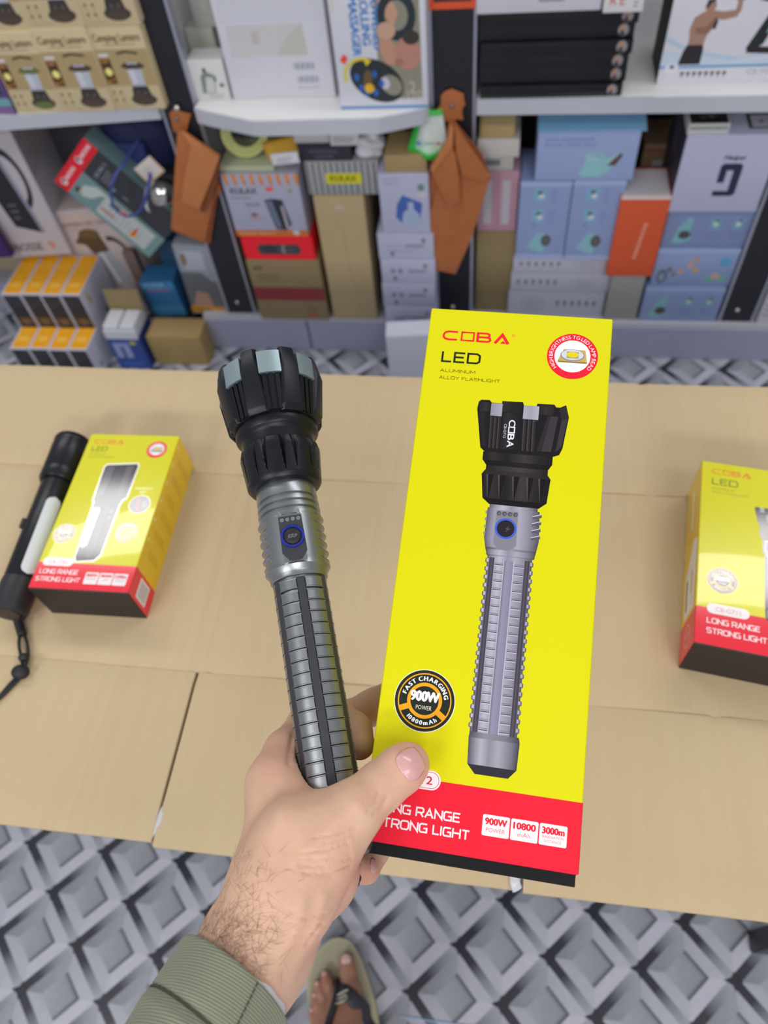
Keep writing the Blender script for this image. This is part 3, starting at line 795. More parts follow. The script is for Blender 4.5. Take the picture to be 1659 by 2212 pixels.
def kulax(p, w, h):
    for k in range(9):
        x = .03 + k * .115; p.rect(x, .90, x + .05, 1.0, '#d98a3a'); p.ell(x + .025, .90, .024, .05, '#d98a3a'); p.ell(x + .04, .86, .014, .04, '#c9752a')
    p.text('KULAX', .08, .70, h * .085, '#3c463c', width=w * .35, bold=.0006); bars(p, .06, .62, .3, 1, .1, .03, '#8d93a8'); p.text('Skull', .24, .50, h * .06, '#4a5560', width=w * .18)
    p.poly([(.50, .60), (.60, .62), (.74, .60), (.80, .20), (.72, .10), (.58, .12)], '#2a2f36'); p.poly([(.51, .58), (.60, .59), (.66, .14), (.60, .14)], '#6a7690'); p.poly([(.70, .5), (.735, .51), (.76, .14), (.72, .13)], '#b3a9b8')
    p.ell(.32, .36, .05, .03, '#8a5a48'); bars(p, .25, .28, .2, 1, .1, .02, '#b48a80'); p.rect(0, 0, 1, .105, '#c9702e'); p.text('Smoke Alarm', .05, .025, h * .05, '#e6b890', width=w * .5)
    p.ell(.84, .06, .045, .045, '#c3c5cf'); p.ell(.87, .74, .03, .035, '#a09480'); p.rect(.55, .74, .65, .80, '#f2503a')
carton('appliance_box', 'white appliance box with orange drips standing on the red box', 512, 667, 510, 376, ZTOP['rd'], .12, '#a9abc2', kulax, key='ku')
# hose in a clear bag above it
zk2 = ZTOP['ku']
hc = on_z(534, 372, zk2)
t = thing('packed_hose', 'coiled yellow green hose packed in its flat pale tray', 'hose', (hc[0] - .004, hc[1] + .012, zk2))
smooth_by_angle(bm_obj('tray', box_bm(-.055, .062, -.01, .10, 0, .012, .003, 2), mat('#b9bfa0', .35), t), 30)
hm = mat('#c3c67c', .3)
for k in range(4):
    q = .046 - .0035 * k
    tube('hose_loop', [(q * math.cos(a), .035 + .018 * math.sin(a) + .004 * k, .055 + q * .80 * math.sin(a)) for a in [2 * PI * j / 14 for j in range(14)]], .0042, hm, t, 8, closed=True, res=3)
tube('hose_tie', [(.008, .018, .072), (.011, .024, .05), (.009, .026, .035)], .0018, mat('#4c4a44', .5), t, 6)
slab('accessory_packet', 'yellow and black packet tucked behind the white card', (588, 365), (655, 350), (575, 310), 1.425, .012, '#c99a2a', lambda p, w, h: (p.rect(0, 0, 1, .3, '#2a2622'), p.rect(.1, .35, .9, .9, '#d8a838')))
slab('price_card', 'small white card with grey lettering on the appliance box', (590, 358), (648, 352), (578, 335), 1.385, .004, '#d6d7de', lambda p, w, h: (bars(p, .2, .55, .6, 3, .2, .08, '#a6a8b0'),), cat='card')
carton('tall_carton', 'tall plain tan carton standing beside the brown carton', 722, 816, (690, 688), 424, ZB, .15, '#b7a27c', lambda p, w, h: (p.line([(.30, .86), (.5, .76), (.52, .5), (.62, .2), (.66, .02)], .002, '#a8936d'), p.ell(.48, .92, .09, .02, '#bfb2a0')), key='ta', rough=.7)
def striped(p, w, h):
    for k in range(12): p.rect(.01 + k * .083, 0.01, .048 + k * .083, .99, '#75777d')
    p.rect(.27, .34, .76, .66, '#d6cf1e'); p.text('KULAX', .33, .42, h * .17, '#77721e', width=w * .36, bold=.0008)
carton('striped_box', 'grey striped box with a yellow name label on tall carton', 668, 822, (421, 413), 350, ZTOP['ta'], .14, '#a4a5a4', striped, key='st', Y=1.396)
carton('booklet_box', 'flat dark navy box with pale lettering on the striped box', 648, 760, 341, 316, ZTOP['st'], .10, '#2a2b38', lambda p, w, h: (p.text('PROFESSIONAL', .2, .55, h * .2, '#6d7083', width=w * .55), p.text('CHARGER', .28, .2, h * .2, '#6d7083', width=w * .38)), key='nv', Y=1.40)
carton('white_box', 'flat white box on the navy box, left of the lettered one', 637, 712, 312, 284, ZTOP['nv'], .09, '#c6c4cc', None, Y=1.41)
carton('white_box', 'flat white box with brown lettering on the navy box', 714, 776, 312, 286, ZTOP['nv'], .08, '#cfcdd4', lambda p, w, h: (p.text('WEIDASI', .1, .4, h * .3, '#8a706a', width=w * .7), bars(p, .1, .25, .7, 1, .1, .1, '#a09aa0')), Y=1.40)
def blob(name, label, cat, c, rx, ry, rz, m, seed, amp=.18, parent=None, freq=3.2):
    bm = bmesh.new(); bmesh.ops.create_icosphere(bm, subdivisions=4, radius=1)
    r = random.Random(seed); ph = [r.uniform(0, 6) for _ in range(6)]
    for v in bm.verts:
        x, y, z = v.co
        k = 1 + amp * (math.sin(freq * x + ph[0]) * math.sin(freq * 1.3 * y + ph[1]) + .6 * math.sin(freq * 2.1 * z + ph[2] + 2 * x) + .35 * abs(math.sin(freq * 3 * (x + z) + ph[3])))
        z2 = max(z * k, -.75)
        v.co = (x * k * rx, y * k * ry, (z2 + .75) * rz)
    o = bm_obj(name, bm, m, parent, smooth=True, loc=tuple(c))
    if label: tag(o, label, cat)
    return o
c = on_z(800, 345, ZTOP['st'])
blob('plastic_bag', 'small crumpled white plastic bag on the striped box', 'bag', (c[0], c[1] + .02, ZTOP['st']), .028, .022, .026, mat('#cdced6', .35), 5)
# right-hand column of the middle bay
ws = '#b4b6d0'
def wlabel(k):
    def d(p, w, h):
        p.text(['8 8', '', '8 8', 'GBTYR 8'][k], .18, .42, h * .2, '#55586e', width=w * [.22, .01, .22, .6][k]) if k != 1 else bars(p, .15, .5, .6, 2, .2, .04, '#9a9cb4')
        bars(p, .5, .45, .35, 1, .2, .12, '#9092a8'); p.ell(.82, .72, .035, .1, '#6e8088'); p.ell(.25, .2, .035, .1, '#6e7188')
    return d
Ys = on_z(885, 711, ZB)[1]
sed = [711, 664, 614, 563, 508]; z = ZB
x0, x1 = on_y(836, 711, Ys)[0], on_y(944, 711, Ys)[0]
for k in range(4):
    hh = height_at((x0 + x1) / 2, Ys, sed[k + 1]) - z
    t = thing('white_carton', 'white lettered carton left of middle post, ' + ['lowest of four', 'second from the bottom', 'third from the bottom', 'topmost of four'][k], 'box', ((x0 + x1) / 2 - .002 * (k % 2), Ys + .002 * k, z), 0, 'white cartons by the middle post')
    w = x1 - x0
    smooth_by_angle(bm_obj('carton_body', box_bm(-w / 2, w / 2, 0, .1, 0, hh - .0008, .0015, 2), mat(ws, .5, grain=.04), t), 30)
    pr = Print(w, hh); wlabel(3 - k if k < 2 else k - 2)(pr, w, hh); pr.build('front_print', t, MATT, face_matrix((-w / 2, -.0001, 0), (1, 0, 0), (0, 0, 1)))
    z += hh
def humid(p, w, h):
    p.poly([(.30, .28), (.34, .50), (.46, .66), (.86, .52), (.80, .24), (.42, .18)], '#4263b0'); p.poly([(.42, .16), (.46, .36), (.56, .42), (.56, .54), (.68, .54), (.68, .42), (.78, .34), (.82, .14), (.62, .10)], '#a3b4d0'); p.ell(.84, .78, .07, .06, '#6b8a80'); p.ell(.86, .66, .10, .05, '#c9c0c8'); bars(p, .08, .90, .35, 2, .07, .03, '#a0a2b8')
carton('humidifier_box', 'white box with blue appliance picture on the white cartons', 828, 930, 508, 376, z, .09, '#b3b5cf', humid, key='hu', Y=Ys + .008)
carton('brown_carton', 'small brown carton on the blue picture box', 832, 922, 374, 336, ZTOP['hu'], .09, '#a48c63', None, key='hb', Y=Ys + .012)
c = on_z(905, 335, ZTOP['hb'])
g = thing('plastic_bag', 'bright green and white plastic bag hanging over the brown carton', 'bag', (c[0] + .004, c[1] + .012, ZTOP['hb']))
def gbag():
    V = []; Fc = []; n, mm = 14, 12
    for j in range(mm + 1):
        for i in range(n + 1):
            u, v = i / n, j / mm
            w = .040 * (1 - .45 * v); x = (u - .35) * 2 * w + .012 * v
            y = -.012 * math.sin(PI * u) + .004 * math.sin(9 * u + 3 * v) + .02 * v
            V.append((x, y, .002 + .072 * v + .004 * math.sin(5 * u) * (1 - v) - .012 * (1 - v) * math.sin(PI * u)))
    for j in range(mm):
        for i in range(n):
            a = j * (n + 1) + i; Fc.append((a, a + 1, a + n + 2, a + n + 1))
    cols = []
    for j in range(mm + 1):
        for i in range(n + 1):
            u, v = i / n, j / mm
            edge = v < .16 or u < .14 + .1 * v or v > .9
            cols.append(lin('#27b53c' if edge else ('#c9d3d2' if v > .25 else '#b9dcc2')))
    o = mesh_obj('bag_film', V, Fc, print_mat(.3, .05, 'bag_film'), g, smooth=True, colors=cols)
    md = o.modifiers.new('thick', 'SOLIDIFY'); md.thickness = .0008
gbag()
pr = Print(.08, .07); pr.ell(.3, .3, .05, .06, '#5a78c0', 12); bars(pr, .42, .27, .3, 1, .1, .04, '#7f9a90'); pr.ell(.78, .28, .04, .05, '#b04a64', 12)
pr.build('bag_print', g, MATT, face_matrix((-.028, -.0165, .004), (1, 0, 0), (0, .12, 1)))

# ------------------------------------------------------------------ lower bay, right
carton('brown_carton', 'plain olive brown carton below the pink striped box', 1026, 1104, 674, 500, ZB, .12, '#8b7a55', None, key='ol', rough=.75, Y=1.43)
def pink(p, w, h):
    for k in range(14): p.rect(.02 + k * .07, .01, .04 + k * .07, .99, '#b98a9a')
    for x in (.14, .60): p.rect(x, .12, x + .2, .86, '#b9b6c0')
    p.rect(.48, 0, .51, 1, '#a87888')
carton('pink_box', 'pink striped box with two pale windows', 1031, 1114, 500, 371, ZTOP['ol'], .10, '#b68e9f', pink, key='pk', Y=1.432)
carton('white_box', 'pale box with dark barcode below the small white box', 1034, 1108, 370, 337, ZTOP['pk'], .09, '#b5b3ae', lambda p, w, h: p.rect(.15, .35, .62, .75, '#6d6e6e'), key='p2', Y=1.436)
carton('white_box', 'small white box under the open brown box', 1031, 1121, 336, 302, ZTOP['p2'], .09, '#c7c4bf', None, key='p3', Y=1.43)
t, w, h = carton('open_box', 'small open brown box at the top left of the right bay', 1036, 1111, 301, 272, ZTOP['p3'], .055, '#b39a6c', None, Y=1.436, flap=False)
bm_obj('lid_flap', box_bm(-w / 2, w / 2, .0, .03, h, h + .0015, .0004), mat('#b8a276', .6), t).matrix_local = Matrix.Translation((0, 0, h)) @ Matrix.Rotation(R(24), 4, 'X') @ Matrix.Translation((0, 0, -h))
bm_obj('contents', box_bm(-w / 2 + .008, w / 2 - .008, .008, .045, h - .004, h + .001, .0006), mat('#4c3f2c', .8), t)
# white narrow cartons, three high
zw = ZB; Yw = on_z(1200, 681, ZB)[1]
x0, x1 = on_y(1098, 682, Yw)[0], on_y(1302, 682, Yw)[0]
sed = [682, 632, 592, 556]
for k in range(3):
    hh = height_at((x0 + x1) / 2, Yw, sed[k + 1]) - zw
    t = thing('white_carton', ['white carton with small icons, lowest below the blue boxes', 'white carton with small icons, middle one below the blue boxes', 'white carton with small icons directly below the blue boxes'][k], 'box', ((x0 + x1) / 2 + .003 * (k - 1), Yw + .002 * k, zw), 0, 'white icon cartons')
    w = x1 - x0
    smooth_by_angle(bm_obj('carton_body', box_bm(-w / 2, w / 2, 0, .13, 0, hh - .0008, .0015, 2), mat('#b9b9cb', .55, grain=.03), t), 30)
    pr = Print(w, hh)
    a = .08 if k else .52
    for q in range(6): pr.ell(a + q * .075, .55, .018, .12, '#75768a', 10); pr.rect(a + q * .075 - .006, .34, a + q * .075 + .006, .5, '#8d8ea0')
    b_ = .74 if k else .26
    pr.ring(b_, .5, .125, .133, '#9a9bac', n=30, sy=2.4); pr.text('OFFICE', b_, .50, hh * .14, '#8a8b9c', width=w * .16, align='C'); pr.text('STYLE', b_, .28, hh * .14, '#8a8b9c', width=w * .13, align='C')
    pr.build('front_print', t, MATT, face_matrix((-w / 2, -.0001, 0), (1, 0, 0), (0, 0, 1)))
    zw += hh
BL = '#8b9cc8'
def brush_small(p, w, h):
    p.rect(0, 0, 1, .06, '#9cabd4'); p.rect(0, .94, 1, 1, '#a2b2da')
    for y in (.80, .54): p.rrect(.28, y - .04, .50, y + .12, w * .03, '#7fb0cc'); p.ell(.40, y + .06, .05, .03, '#5a5a60', 10); p.ell(.43, y + .02, .06, .03, '#c9d6dc', 10)
    for y in (.80, .54): bars(p, .60, y + .08, .14, 4, .045, .014, '#7a83c0')
    p.poly([(.22, .16), (.40, .34), (.54, .36), (.62, .22), (.56, .08), (.44, .10)], '#86b8c4'); p.ell(.60, .25, .10, .075, '#46484e', 18); p.ell(.60, .25, .06, .045, '#6a6660', 14); p.rect(.3, .44, .34, .5, '#7a83c0')
for k, (a, b) in enumerate(((1113, 1216), (1218, 1322))):
    carton('brush_box', ['light blue brush box standing left below the large blue one', 'light blue brush box standing right below the large blue one'][k], a, b, 555, [392, 390][k], zw, .12, BL, brush_small, key='bb%d' % k, group='upright light blue brush boxes', Y=Yw - .004 - .003 * k)
def brush_big(p, w, h):
    p.text('LECTRIC HAIR STRAIGHTENER', .08, .80, h * .055, '#5f70b8', width=w * .48); p.text('ELECTRIC CERAMIC BRUSH', .08, .70, h * .055, '#5f70b8', width=w * .5)
    p.poly([(.44, .12), (.50, .34), (.49, .52), (.54, .58), (.66, .54), (.74, .40), (.80, .38), (.74, .18), (.66, .08), (.52, .06)], '#8fc3cc'); p.ell(.58, .46, .07, .05, '#a5cfd4', 16)
    for q in range(5): p.ell(.55 + .025 * q, .48 + .01 * (q % 2), .009, .014, '#63686a', 8)
    p.poly([(.72, .30), (.84, .56), (.86, .50), (.80, .30)], '#5b4438'); p.poly([(.73, .36), (.84, .57), (.78, .50), (.70, .44)], '#9ac6c4')
    p.ell(.93, .84, .012, .02, '#b3c4e4', 10)
t, w, h = carton('brush_box', 'large light blue hair brush box with its lid ajar', 1155, 1366, (386, 383), 282, max(ZTOP['bb0'], ZTOP['bb1']), .13, '#97a8d2', brush_big, flap=False, Y=Yw - .006)
lid = bm_obj('lid_flap', box_bm(-w / 2 - .002, w / 2 + .008, -.006, .12, 0, .0016, .0005), mat('#7fb0d8', .4), t)
lid.matrix_local = Matrix.Translation((0, 0, h + .002)) @ Matrix.Rotation(R(9), 4, 'X')
l2 = bm_obj('lid_edge', box_bm(-w / 2 + .006, w / 2 + .006, -.008, -.0066, -.012, .002, .0004), mat('#9fc6e4', .4), t)
l2.matrix_local = lid.matrix_local.copy()
carton('gray_carton', 'plain grey carton carrying the orange box', 1303, 1372, (690, 691), 594, ZB, .12, '#9a9a98', None, key='gy', rough=.7)
t, w, h = carton('orange_box', 'orange box with white vertical lettering and a white edge', 1311, 1410, (589, 582), 424, ZTOP['gy'], .10, '#d2552c', lambda p, w, h: (p.text('INNOVATIVE', .56, .24, .007, '#f0c9b8', width=h * .45, rot=84), p.rect(0.0, .965, 1, 1, '#d8d0d0')), flap=True, top='#cfcad0', Y=1.40)
carton('brown_carton', 'brown carton with a red stripe behind the orange box', 1366, 1440, 440, 312, ZB + .26, .10, '#8d7056', lambda p, w, h: (p.rect(0, .05, 1, .12, '#9a3a30'), p.rect(0, .80, 1, .86, '#8a4440'), p.rect(.3, .35, .7, .55, '#a9a0a8')), Y=1.56)
carton('brown_carton', 'grey brown carton in the shade under the striped carton', 1352, 1450, 560, 440, ZB, .10, '#7d7068', None, Y=1.56, h=.2592)
def brush_row(v):
    def d(p, w, h):
        p.rect(0, .9, 1, 1, '#9cb4d8')
        if v == 1:
            p.ell(.12, .26, .07, .20, '#5c6d86', 18); p.ell(.12, .24, .035, .1, '#8d9ab0', 14)
            for xx, yy, c_ in ((.20, .45, '#6f7074'), (.26, .32, '#7e8086'), (.34, .40, '#c99a86'), (.44, .58, '#d0a088'), (.50, .72, '#c58f78'), (.52, .44, '#c9a050')): p.ell(xx, yy, .035, .075, c_, 12)
            p.ell(.86, .66, .07, .12, '#58a0c8', 16); p.poly([(.64, .1), (.72, .3), (.80, .12)], '#6fae9f'); p.ell(.79, .28, .06, .09, '#c9a294', 14); p.ell(.88, .2, .05, .11, '#76b0a6', 14)
        else:
            p.poly([(.12, .12), (.16, .5), (.26, .78), (.32, .70), (.30, .40), (.34, .2), (.22, .1)], '#82b6c0'); p.ell(.25, .32, .07, .11, '#4d4a4c', 16)
            for x in (.58, .84):
                p.rrect(x - .06, .46, x + .06, .76, w * .01, '#76a9c0'); p.ell(x, .6, .03, .07, '#c9d3cf', 10); p.ell(x + .01, .68, .03, .03, '#5e5a58', 8); bars(p, x - .07, .34, .14, 2, .1, .03, '#7680bd')
    return d
t0 = [(1378, 1544, 694, 622, 'lowest of three under the white lettered box', 0), (1402, 1572, 622, 538, 'middle of three under the white lettered box', 1), (1424, 1606, 538, 449, 'topmost of three under the white lettered box', 2)]
zr = ZB
for k, (a, b, yb, yt, lab, v) in enumerate(t0):
    carton('brush_box', 'flat light blue brush box, ' + lab, a, b, yb, yt, zr, .14, BL if k < 2 else '#8290bb', brush_row(v), key='rr', group='flat light blue brush boxes', Y=1.404 + .006 * k)
    zr = ZTOP['rr']
def gbox(p, w, h):
    cx = .56
    for dx, dy in ((0, 0),):
        p.poly([(.44, .22), (.44, .29), (.60, .29), (.60, .56), (.53, .56), (.53, .40), (.45, .40), (.45, .62), (.48, .65), (.66, .65), (.69, .62), (.69, .25), (.66, .22)], '#1f2b42')
    p.text('Meipai', .565, .70, h * .05, '#3a4256', width=w * .22, align='C', shear=.3, bold=.0006)
t, w, h = carton('white_carton', 'large white carton with a big dark angular emblem on the front', 1446, 1636, (446, 448), 292, zr, .17, '#b7b8d4', gbox, key='gb', Y=1.402)
pr = Print(w, .17); pr.text('POWER CE', .45, .55, .012, '#6b6a72', width=w * .42); pr.text('IN POWER', .45, .72, .012, '#6b6a72', width=w * .4); pr.rect(.66, .12, .95, .42, '#2a3a32'); pr.rect(.70, .15, .91, .39, '#b9bac8'); pr.ell(.805, .26, .02, .03, '#6a5a44', 10)
pr.build('top_print', t, MATT, face_matrix((-w / 2, 0, h + .0008), (1, 0, 0), (0, 1, 0)))
pr = Print(.17, h); pr.rect(.02, .02, .98, .98, '#3a3540'); pr.rect(.3, .5, .6, .9, '#54505c'); pr.build('side_print', t, MATT, face_matrix((-w / 2 - .0001, .17, 0), (0, -1, 0), (0, 0, 1)))
t, w, h = carton('open_box', 'small open white box with black cable on the emblem carton', 1483, 1572, 293, 268, ZTOP['gb'], .06, '#c3c2c4', lambda p, w, h: p.rect(.04, .45, .96, .8, '#8f9690'), Y=1.404, flap=False)
bm_obj('contents', box_bm(-w / 2 + .003, w / 2 - .003, .003, .05, h - .002, h + .0006, .0004), mat('#17181c', .6), t)
blob('cable_bundle', None, None, (0, .022, h + .0005), .018, .014, .012, mat('#15161a', .5), 8, parent=t)
bm_obj('lid_flap', box_bm(-w / 2 + .004, w / 2 - .01, .058, .0595, h, h + .02, .0004), mat('#c9c9c0', .5), t)
carton('white_box', 'white box with orange corner right of the right post', 1632, 1740, (700, 704), 560, ZB, .12, '#cfcdd8', lambda p, w, h: (p.poly([(0, .62), (.3, .8), (.3, 1), (0, 1)], '#e0a23c'), bars(p, .05, .3, .5, 3, .08, .03, '#9a98a6')), yaw=0)

# ------------------------------------------------------------------ lower bay, left
def power(p, w, h):
    p.rect(.06, .0, .95, .97, '#2a2a30'); p.poly([(.06, .5), (.95, .75), (.95, .97), (.06, .97)], '#34343b'); p.rect(.1, .12, .9, .3, '#5b4630'); p.ell(.5, .22, .2, .06, '#7d5f38', 14); bars(p, .3, .1, .4, 1, .1, .02, '#8d8a94')
def powertop(p, w, h):
    p.rect(.09, .03, .95, .98, '#f3a800'); p.ell(.5, .72, .25, .09, '#f6bf4a', 18); p.ell(.5, .72, .19, .065, '#f3a800', 18); p.rrect(.25, .18, .75, .30, .004, '#f6bf4a'); bars(p, .3, .45, .4, 2, .05, .015, '#f6bf4a')
names = ['leftmost', 'second from the left', 'second from the right', 'rightmost']
for row, (zb, Y0) in enumerate(((0.0, 1.262), (.1055, 1.340))):
    X0 = -1.2115 if row else -1.212
    for k in range(4):
        w = .0515; h = .1045; d = .152
        t = thing('power_bank_box', ('orange and black gadget box, %s of the upper row' if row else 'orange and black gadget box, %s of the lower row') % names[k], 'box', (X0 + w * k + w / 2 + (.0006 * k), Y0 + .0015 * (k % 2), zb + .0), 0, 'orange and black gadget boxes')
        smooth_by_angle(bm_obj('carton_body', box_bm(-w / 2 + .0003, w / 2 - .0003, 0, d, 0, h, .0012, 2), mat('#c9c9da', .45), t), 30)
        pr = Print(w, h); power(pr, w, h); pr.build('front_print', t, MATT, face_matrix((-w / 2, -.0001, 0), (1, 0, 0), (0, 0, 1)))
        pr = Print(w, d); powertop(pr, w, d); pr.build('top_print', t, MATT, face_matrix((-w / 2, 0, h + .0001), (1, 0, 0), (0, 1, 0)))
        if k == 3:
            pr = Print(d, h); pr.rect(.15, .55, .20, .85, '#c9a04a') if row else pr.ell(.2, .3, .03, .05, '#55555e'); pr.rect(.22, .5, .25, .7, '#d6b35c') if row else None
            pr.build('side_print', t, MATT, face_matrix((w / 2 + .0001, 0, 0), (0, 1, 0), (0, 0, 1)))
def kettle1(p, w, h):
    p.ring(.76, .62, .12, .16, '#26262c', -80, 120, 26, sy=1.5); p.poly([(.42, .90), (.70, .90), (.80, .20), (.55, .26)], '#22232b'); p.poly([(.70, .90), (.74, .90), (.84, .20), (.80, .20)], '#8f8ea4'); p.ell(.56, .88, .05, .04, '#e0229a', 14)
    bars(p, .58, .42, .1, 3, .05, .02, '#5a5b66'); p.text('SOKOBOSSE', .1, .055, h * .06, '#5b5a5c', width=w * .62, bold=.0008); p.text('9', .80, .05, h * .07, '#d0533e')
# white kettle box on a hidden carton, turned a little so that its right side shows
carton('brown_carton', 'brown carton under the tall white kettle box', -60, 118, 640, 560, ZB, .15, '#a5957c', None, Y=1.56, h=.115, key='kb0')
xr = on_y(128, 505, 1.475)[0]
t = thing('kettle_box', 'tall white box with black kettle at the left edge', 'box', (xr - .11, 1.475, ZTOP['kb0'] - .0), 0)
t.location = (xr, 1.51, ZTOP['kb0']); t.rotation_euler = (0, 0, R(6))
zt = .555 - ZTOP['kb0']
smooth_by_angle(bm_obj('carton_body', box_bm(-.23, 0, -.03, .13, 0, zt, .0015, 2), mat('#bdb7c0', .5), t), 30)
pr = Print(.23, zt); kettle1(pr, .23, zt); pr.rect(.5, .0, .56, .02, '#aaaaaa'); pr.build('front_print', t, MATT, face_matrix((-.23, -.0301, 0), (1, 0, 0), (0, 0, 1)))
pr = Print(.16, zt); pr.poly([(0.02, .6), (.98, .72), (.98, .98), (.02, .98)], '#b9a9b2'); pr.text('Kettle', .12, .86, .008, '#6d6470', rot=40); pr.build('side_print', t, MATT, face_matrix((.0001, -.03, 0), (0, 1, 0), (0, 0, 1)))
bm_obj('lid_flap', box_bm(-.2, -.03, -.02, .1, zt, zt + .002, .0005), mat('#4b4a50', .5), t)
slab('purple_panel', 'deep purple packet at the left edge above the orange boxes', (-40, 560), (26, 556), (-60, 470), 1.43, .02, '#3b1f63', None)
def kettle2(p, w, h):
    p.rect(.05, .89, .95, .94, '#c9b3ac'); p.text('COMMERCIAL USE', .1, .835, h * .04, '#9a6452', width=w * .7, bold=.0004); bars(p, .1, .80, .6, 1, .1, .012, '#b59a92')
    p.poly([(.34, .74), (.60, .78), (.63, .56), (.40, .54), (.36, .64), (.24, .67)], '#59452c'); p.ell(.48, .75, .14, .05, '#6b5636', 18); p.poly([(.40, .54), (.63, .56), (.74, .20), (.44, .18)], '#a3a3ad'); p.poly([(.46, .54), (.52, .545), (.56, .2), (.5, .19)], '#d5d5dc'); p.ring(.70, .48, .15, .19, '#34322f', -60, 100, 24, sy=1.2)
slab('kettle_box', 'white box with brown topped kettle below the tilted trimmer box', (205, 652), (352, 640), (128, 456), 1.50, .10, '#bfb0b0', kettle2)
# tilted trimmer box
def trimmer(p, w, h):
    p.rect(0, .0, .50, .86, '#6f8f92'); p.rect(.50, 0, 1, .86, '#33363f'); p.rect(0, .86, 1, 1, '#e11a2e')
    for x in (.06, .56):
        p.ell(x + .06, .935, .05, .035, '#e6d5d8', 16); p.ell(x + .06, .945, .025, .02, '#2f2a2c', 12); p.text('DINGDONG', x + .13, .918, w * .055, '#f1c9cd', width=w * .27, bold=.0006)
    p.poly([(.12, .76), (.30, .80), (.44, .70), (.44, .58), (.34, .64), (.20, .68)], '#b9c2c4'); p.ell(.18, .80, .05, .025, '#c9a69a', 12); p.ell(.17, .815, .05, .02, '#2a2624', 12)
    p.rect(.06, .08, .44, .60, '#b3b9bb'); p.rect(.16, .44, .20, .58, '#b95a48')
    for k in range(8): p.rect(.09, .50 - k * .045, .40 - .06 * (k % 3), .505 - k * .045 + .004, '#8f9a9e')
    p.rect(.32, .44, .42, .54, '#5a626c'); p.poly([(.33, .43), (.42, .43), (.42, .36), (.33, .38)], '#d0703a'); p.poly([(.10, .26), (.22, .26), (.22, .20), (.10, .22)], '#d99a2e'); p.rect(.14, .22, .3, .25, '#c9502e')
    for q in range(3): p.line([(.10 + q * .1, .08), (.10 + q * .1, .18)], .001, '#8d9498')
    p.text('10 IN 1', .58, .74, w * .06, '#a9acb6', width=w * .3); bars(p, .60, .70, .25, 3, .03, .01, '#80838d'); p.text('4', .58, .56, w * .09, '#9da2b0'); p.text('1', .62, .44, w * .09, '#9da2b0')
slab('trimmer_box', 'tilted red, teal and black hair trimmer box leaning in the left bay', (322, 556), (392, 478), (122, 384), 1.42, .055, '#6f8f92', trimmer, Y2=1.44)
# navy bag with strap loops
c = on_y(302, 340, 1.535)
nb = thing('navy_bag', 'dark navy fabric bag with hanging strap loop above the trimmer box', 'bag', (c[0], c[1], c[2]))
navy = mat('#1a2350', .7, grain=.1, bump=.2)
blob('bag_body', None, None, (-.0, .0, -.045), .085, .042, .085, navy, 12, amp=.10, parent=nb, freq=2.4)
cb = bm_obj('bag_pocket', box_bm(-.02, .045, -.052, -.03, -.025, .06, .008, 3), mat('#27306b', .7), nb, smooth=True)
mi = np.array([c[0], c[1], c[2]])
st = mat('#3a4687', .6)
tube('strap', [on_y(px, py, yy) - mi for px, py, yy in ((300, 300, 1.455), (272, 345, 1.40), (246, 385, 1.362), (240, 425, 1.356), (252, 455, 1.354), (275, 467, 1.354), (300, 458, 1.356), (316, 425, 1.362), (324, 380, 1.39), (328, 340, 1.44))], .0042, st, nb, 10, flat=.5)
slab('hang_tag', 'white hang tag with yellow edge below the navy bag', (322, 398), (356, 370), (286, 368), 1.395, .0025, '#cfc8c4', lambda p, w, h: (p.line([(.03, .05), (.97, .05), (.97, .95)], .0018, '#d9a21e'), p.line([(.03, .05), (.03, .95)], .0018, '#d9a21e'), bars(p, .3, .6, .4, 3, .15, .05, '#a8a4a4')), cat='tag')
# chrome lamp head in its white rim
c = on_y(352, 418, 1.455)
hl = thing('lamp_head', 'shiny silver reflector dome with white curved rim behind the leather sheath', 'lamp', tuple(c))
lathe('reflector', [(0, .036), (.008, .035), (.018, .030), (.026, .022), (.031, .012), (.033, .001)], mat('#c9c7c4', .16, .95), hl, 48).matrix_local = Matrix.Rotation(R(100), 4, 'X')
tube('rim', [np.array(on_y(px, py, 1.43)) - c for px, py in ((330, 385), (318, 415), (318, 445), (335, 465), (358, 478), (384, 486), (400, 488))], .0055, mat('#d5d6dc', .4), hl, 10)
bm_obj('housing', box_bm(-.04, .045, .006, .05, -.05, .04, .01, 3), mat('#22232a', .5), hl, smooth=True)
slab('blue_box', 'bright blue box with pale lettering in the left bay corner', (335, 682), (404, 680), (325, 610), 1.42, .07, '#2d6a9f', lambda p, w, h: (p.rect(0, .78, 1, 1, '#3f86b8'), p.text('POWER', .12, .86, h * .1, '#9cc6dd', width=w * .6), p.rect(.12, .74, .8, .77, '#b85a6a'), p.rect(0, 0, 1, .3, '#3a7fae')))
def poster(p, w, h):
    p.rect(0, .12, 1, .62, '#66686e'); p.poly([(0, .62), (.6, .62), (.85, .5), (1, .5), (1, 1), (0, 1)], '#8f96a2'); p.rect(.16, .66, .75, .92, '#a7aebb'); p.poly([(.1, .12), (.3, .35), (.62, .32), (.7, .12)], '#b08a78'); p.ell(.2, .8, .08, .09, '#8a6a50', 14); p.rect(0, .02, 1, .12, '#cf9430'); p.rect(.05, .05, .6, .09, '#a87428')
slab('poster_box', 'grey photo printed box with orange foot strip beside left post', (418, 676), (490, 680), (372, 528), 1.412, .05, '#8d9099', poster)
slab('brown_board', 'narrow dark brown board leaning between kettle box and blue box', (330, 690), (352, 690), (286, 545), 1.46, .02, '#6e5a54', None, cat='board')
slab('teal_box', 'dark teal box edge behind the bright blue box', (365, 600), (402, 600), (340, 520), 1.48, .05, '#1f4a66', None)
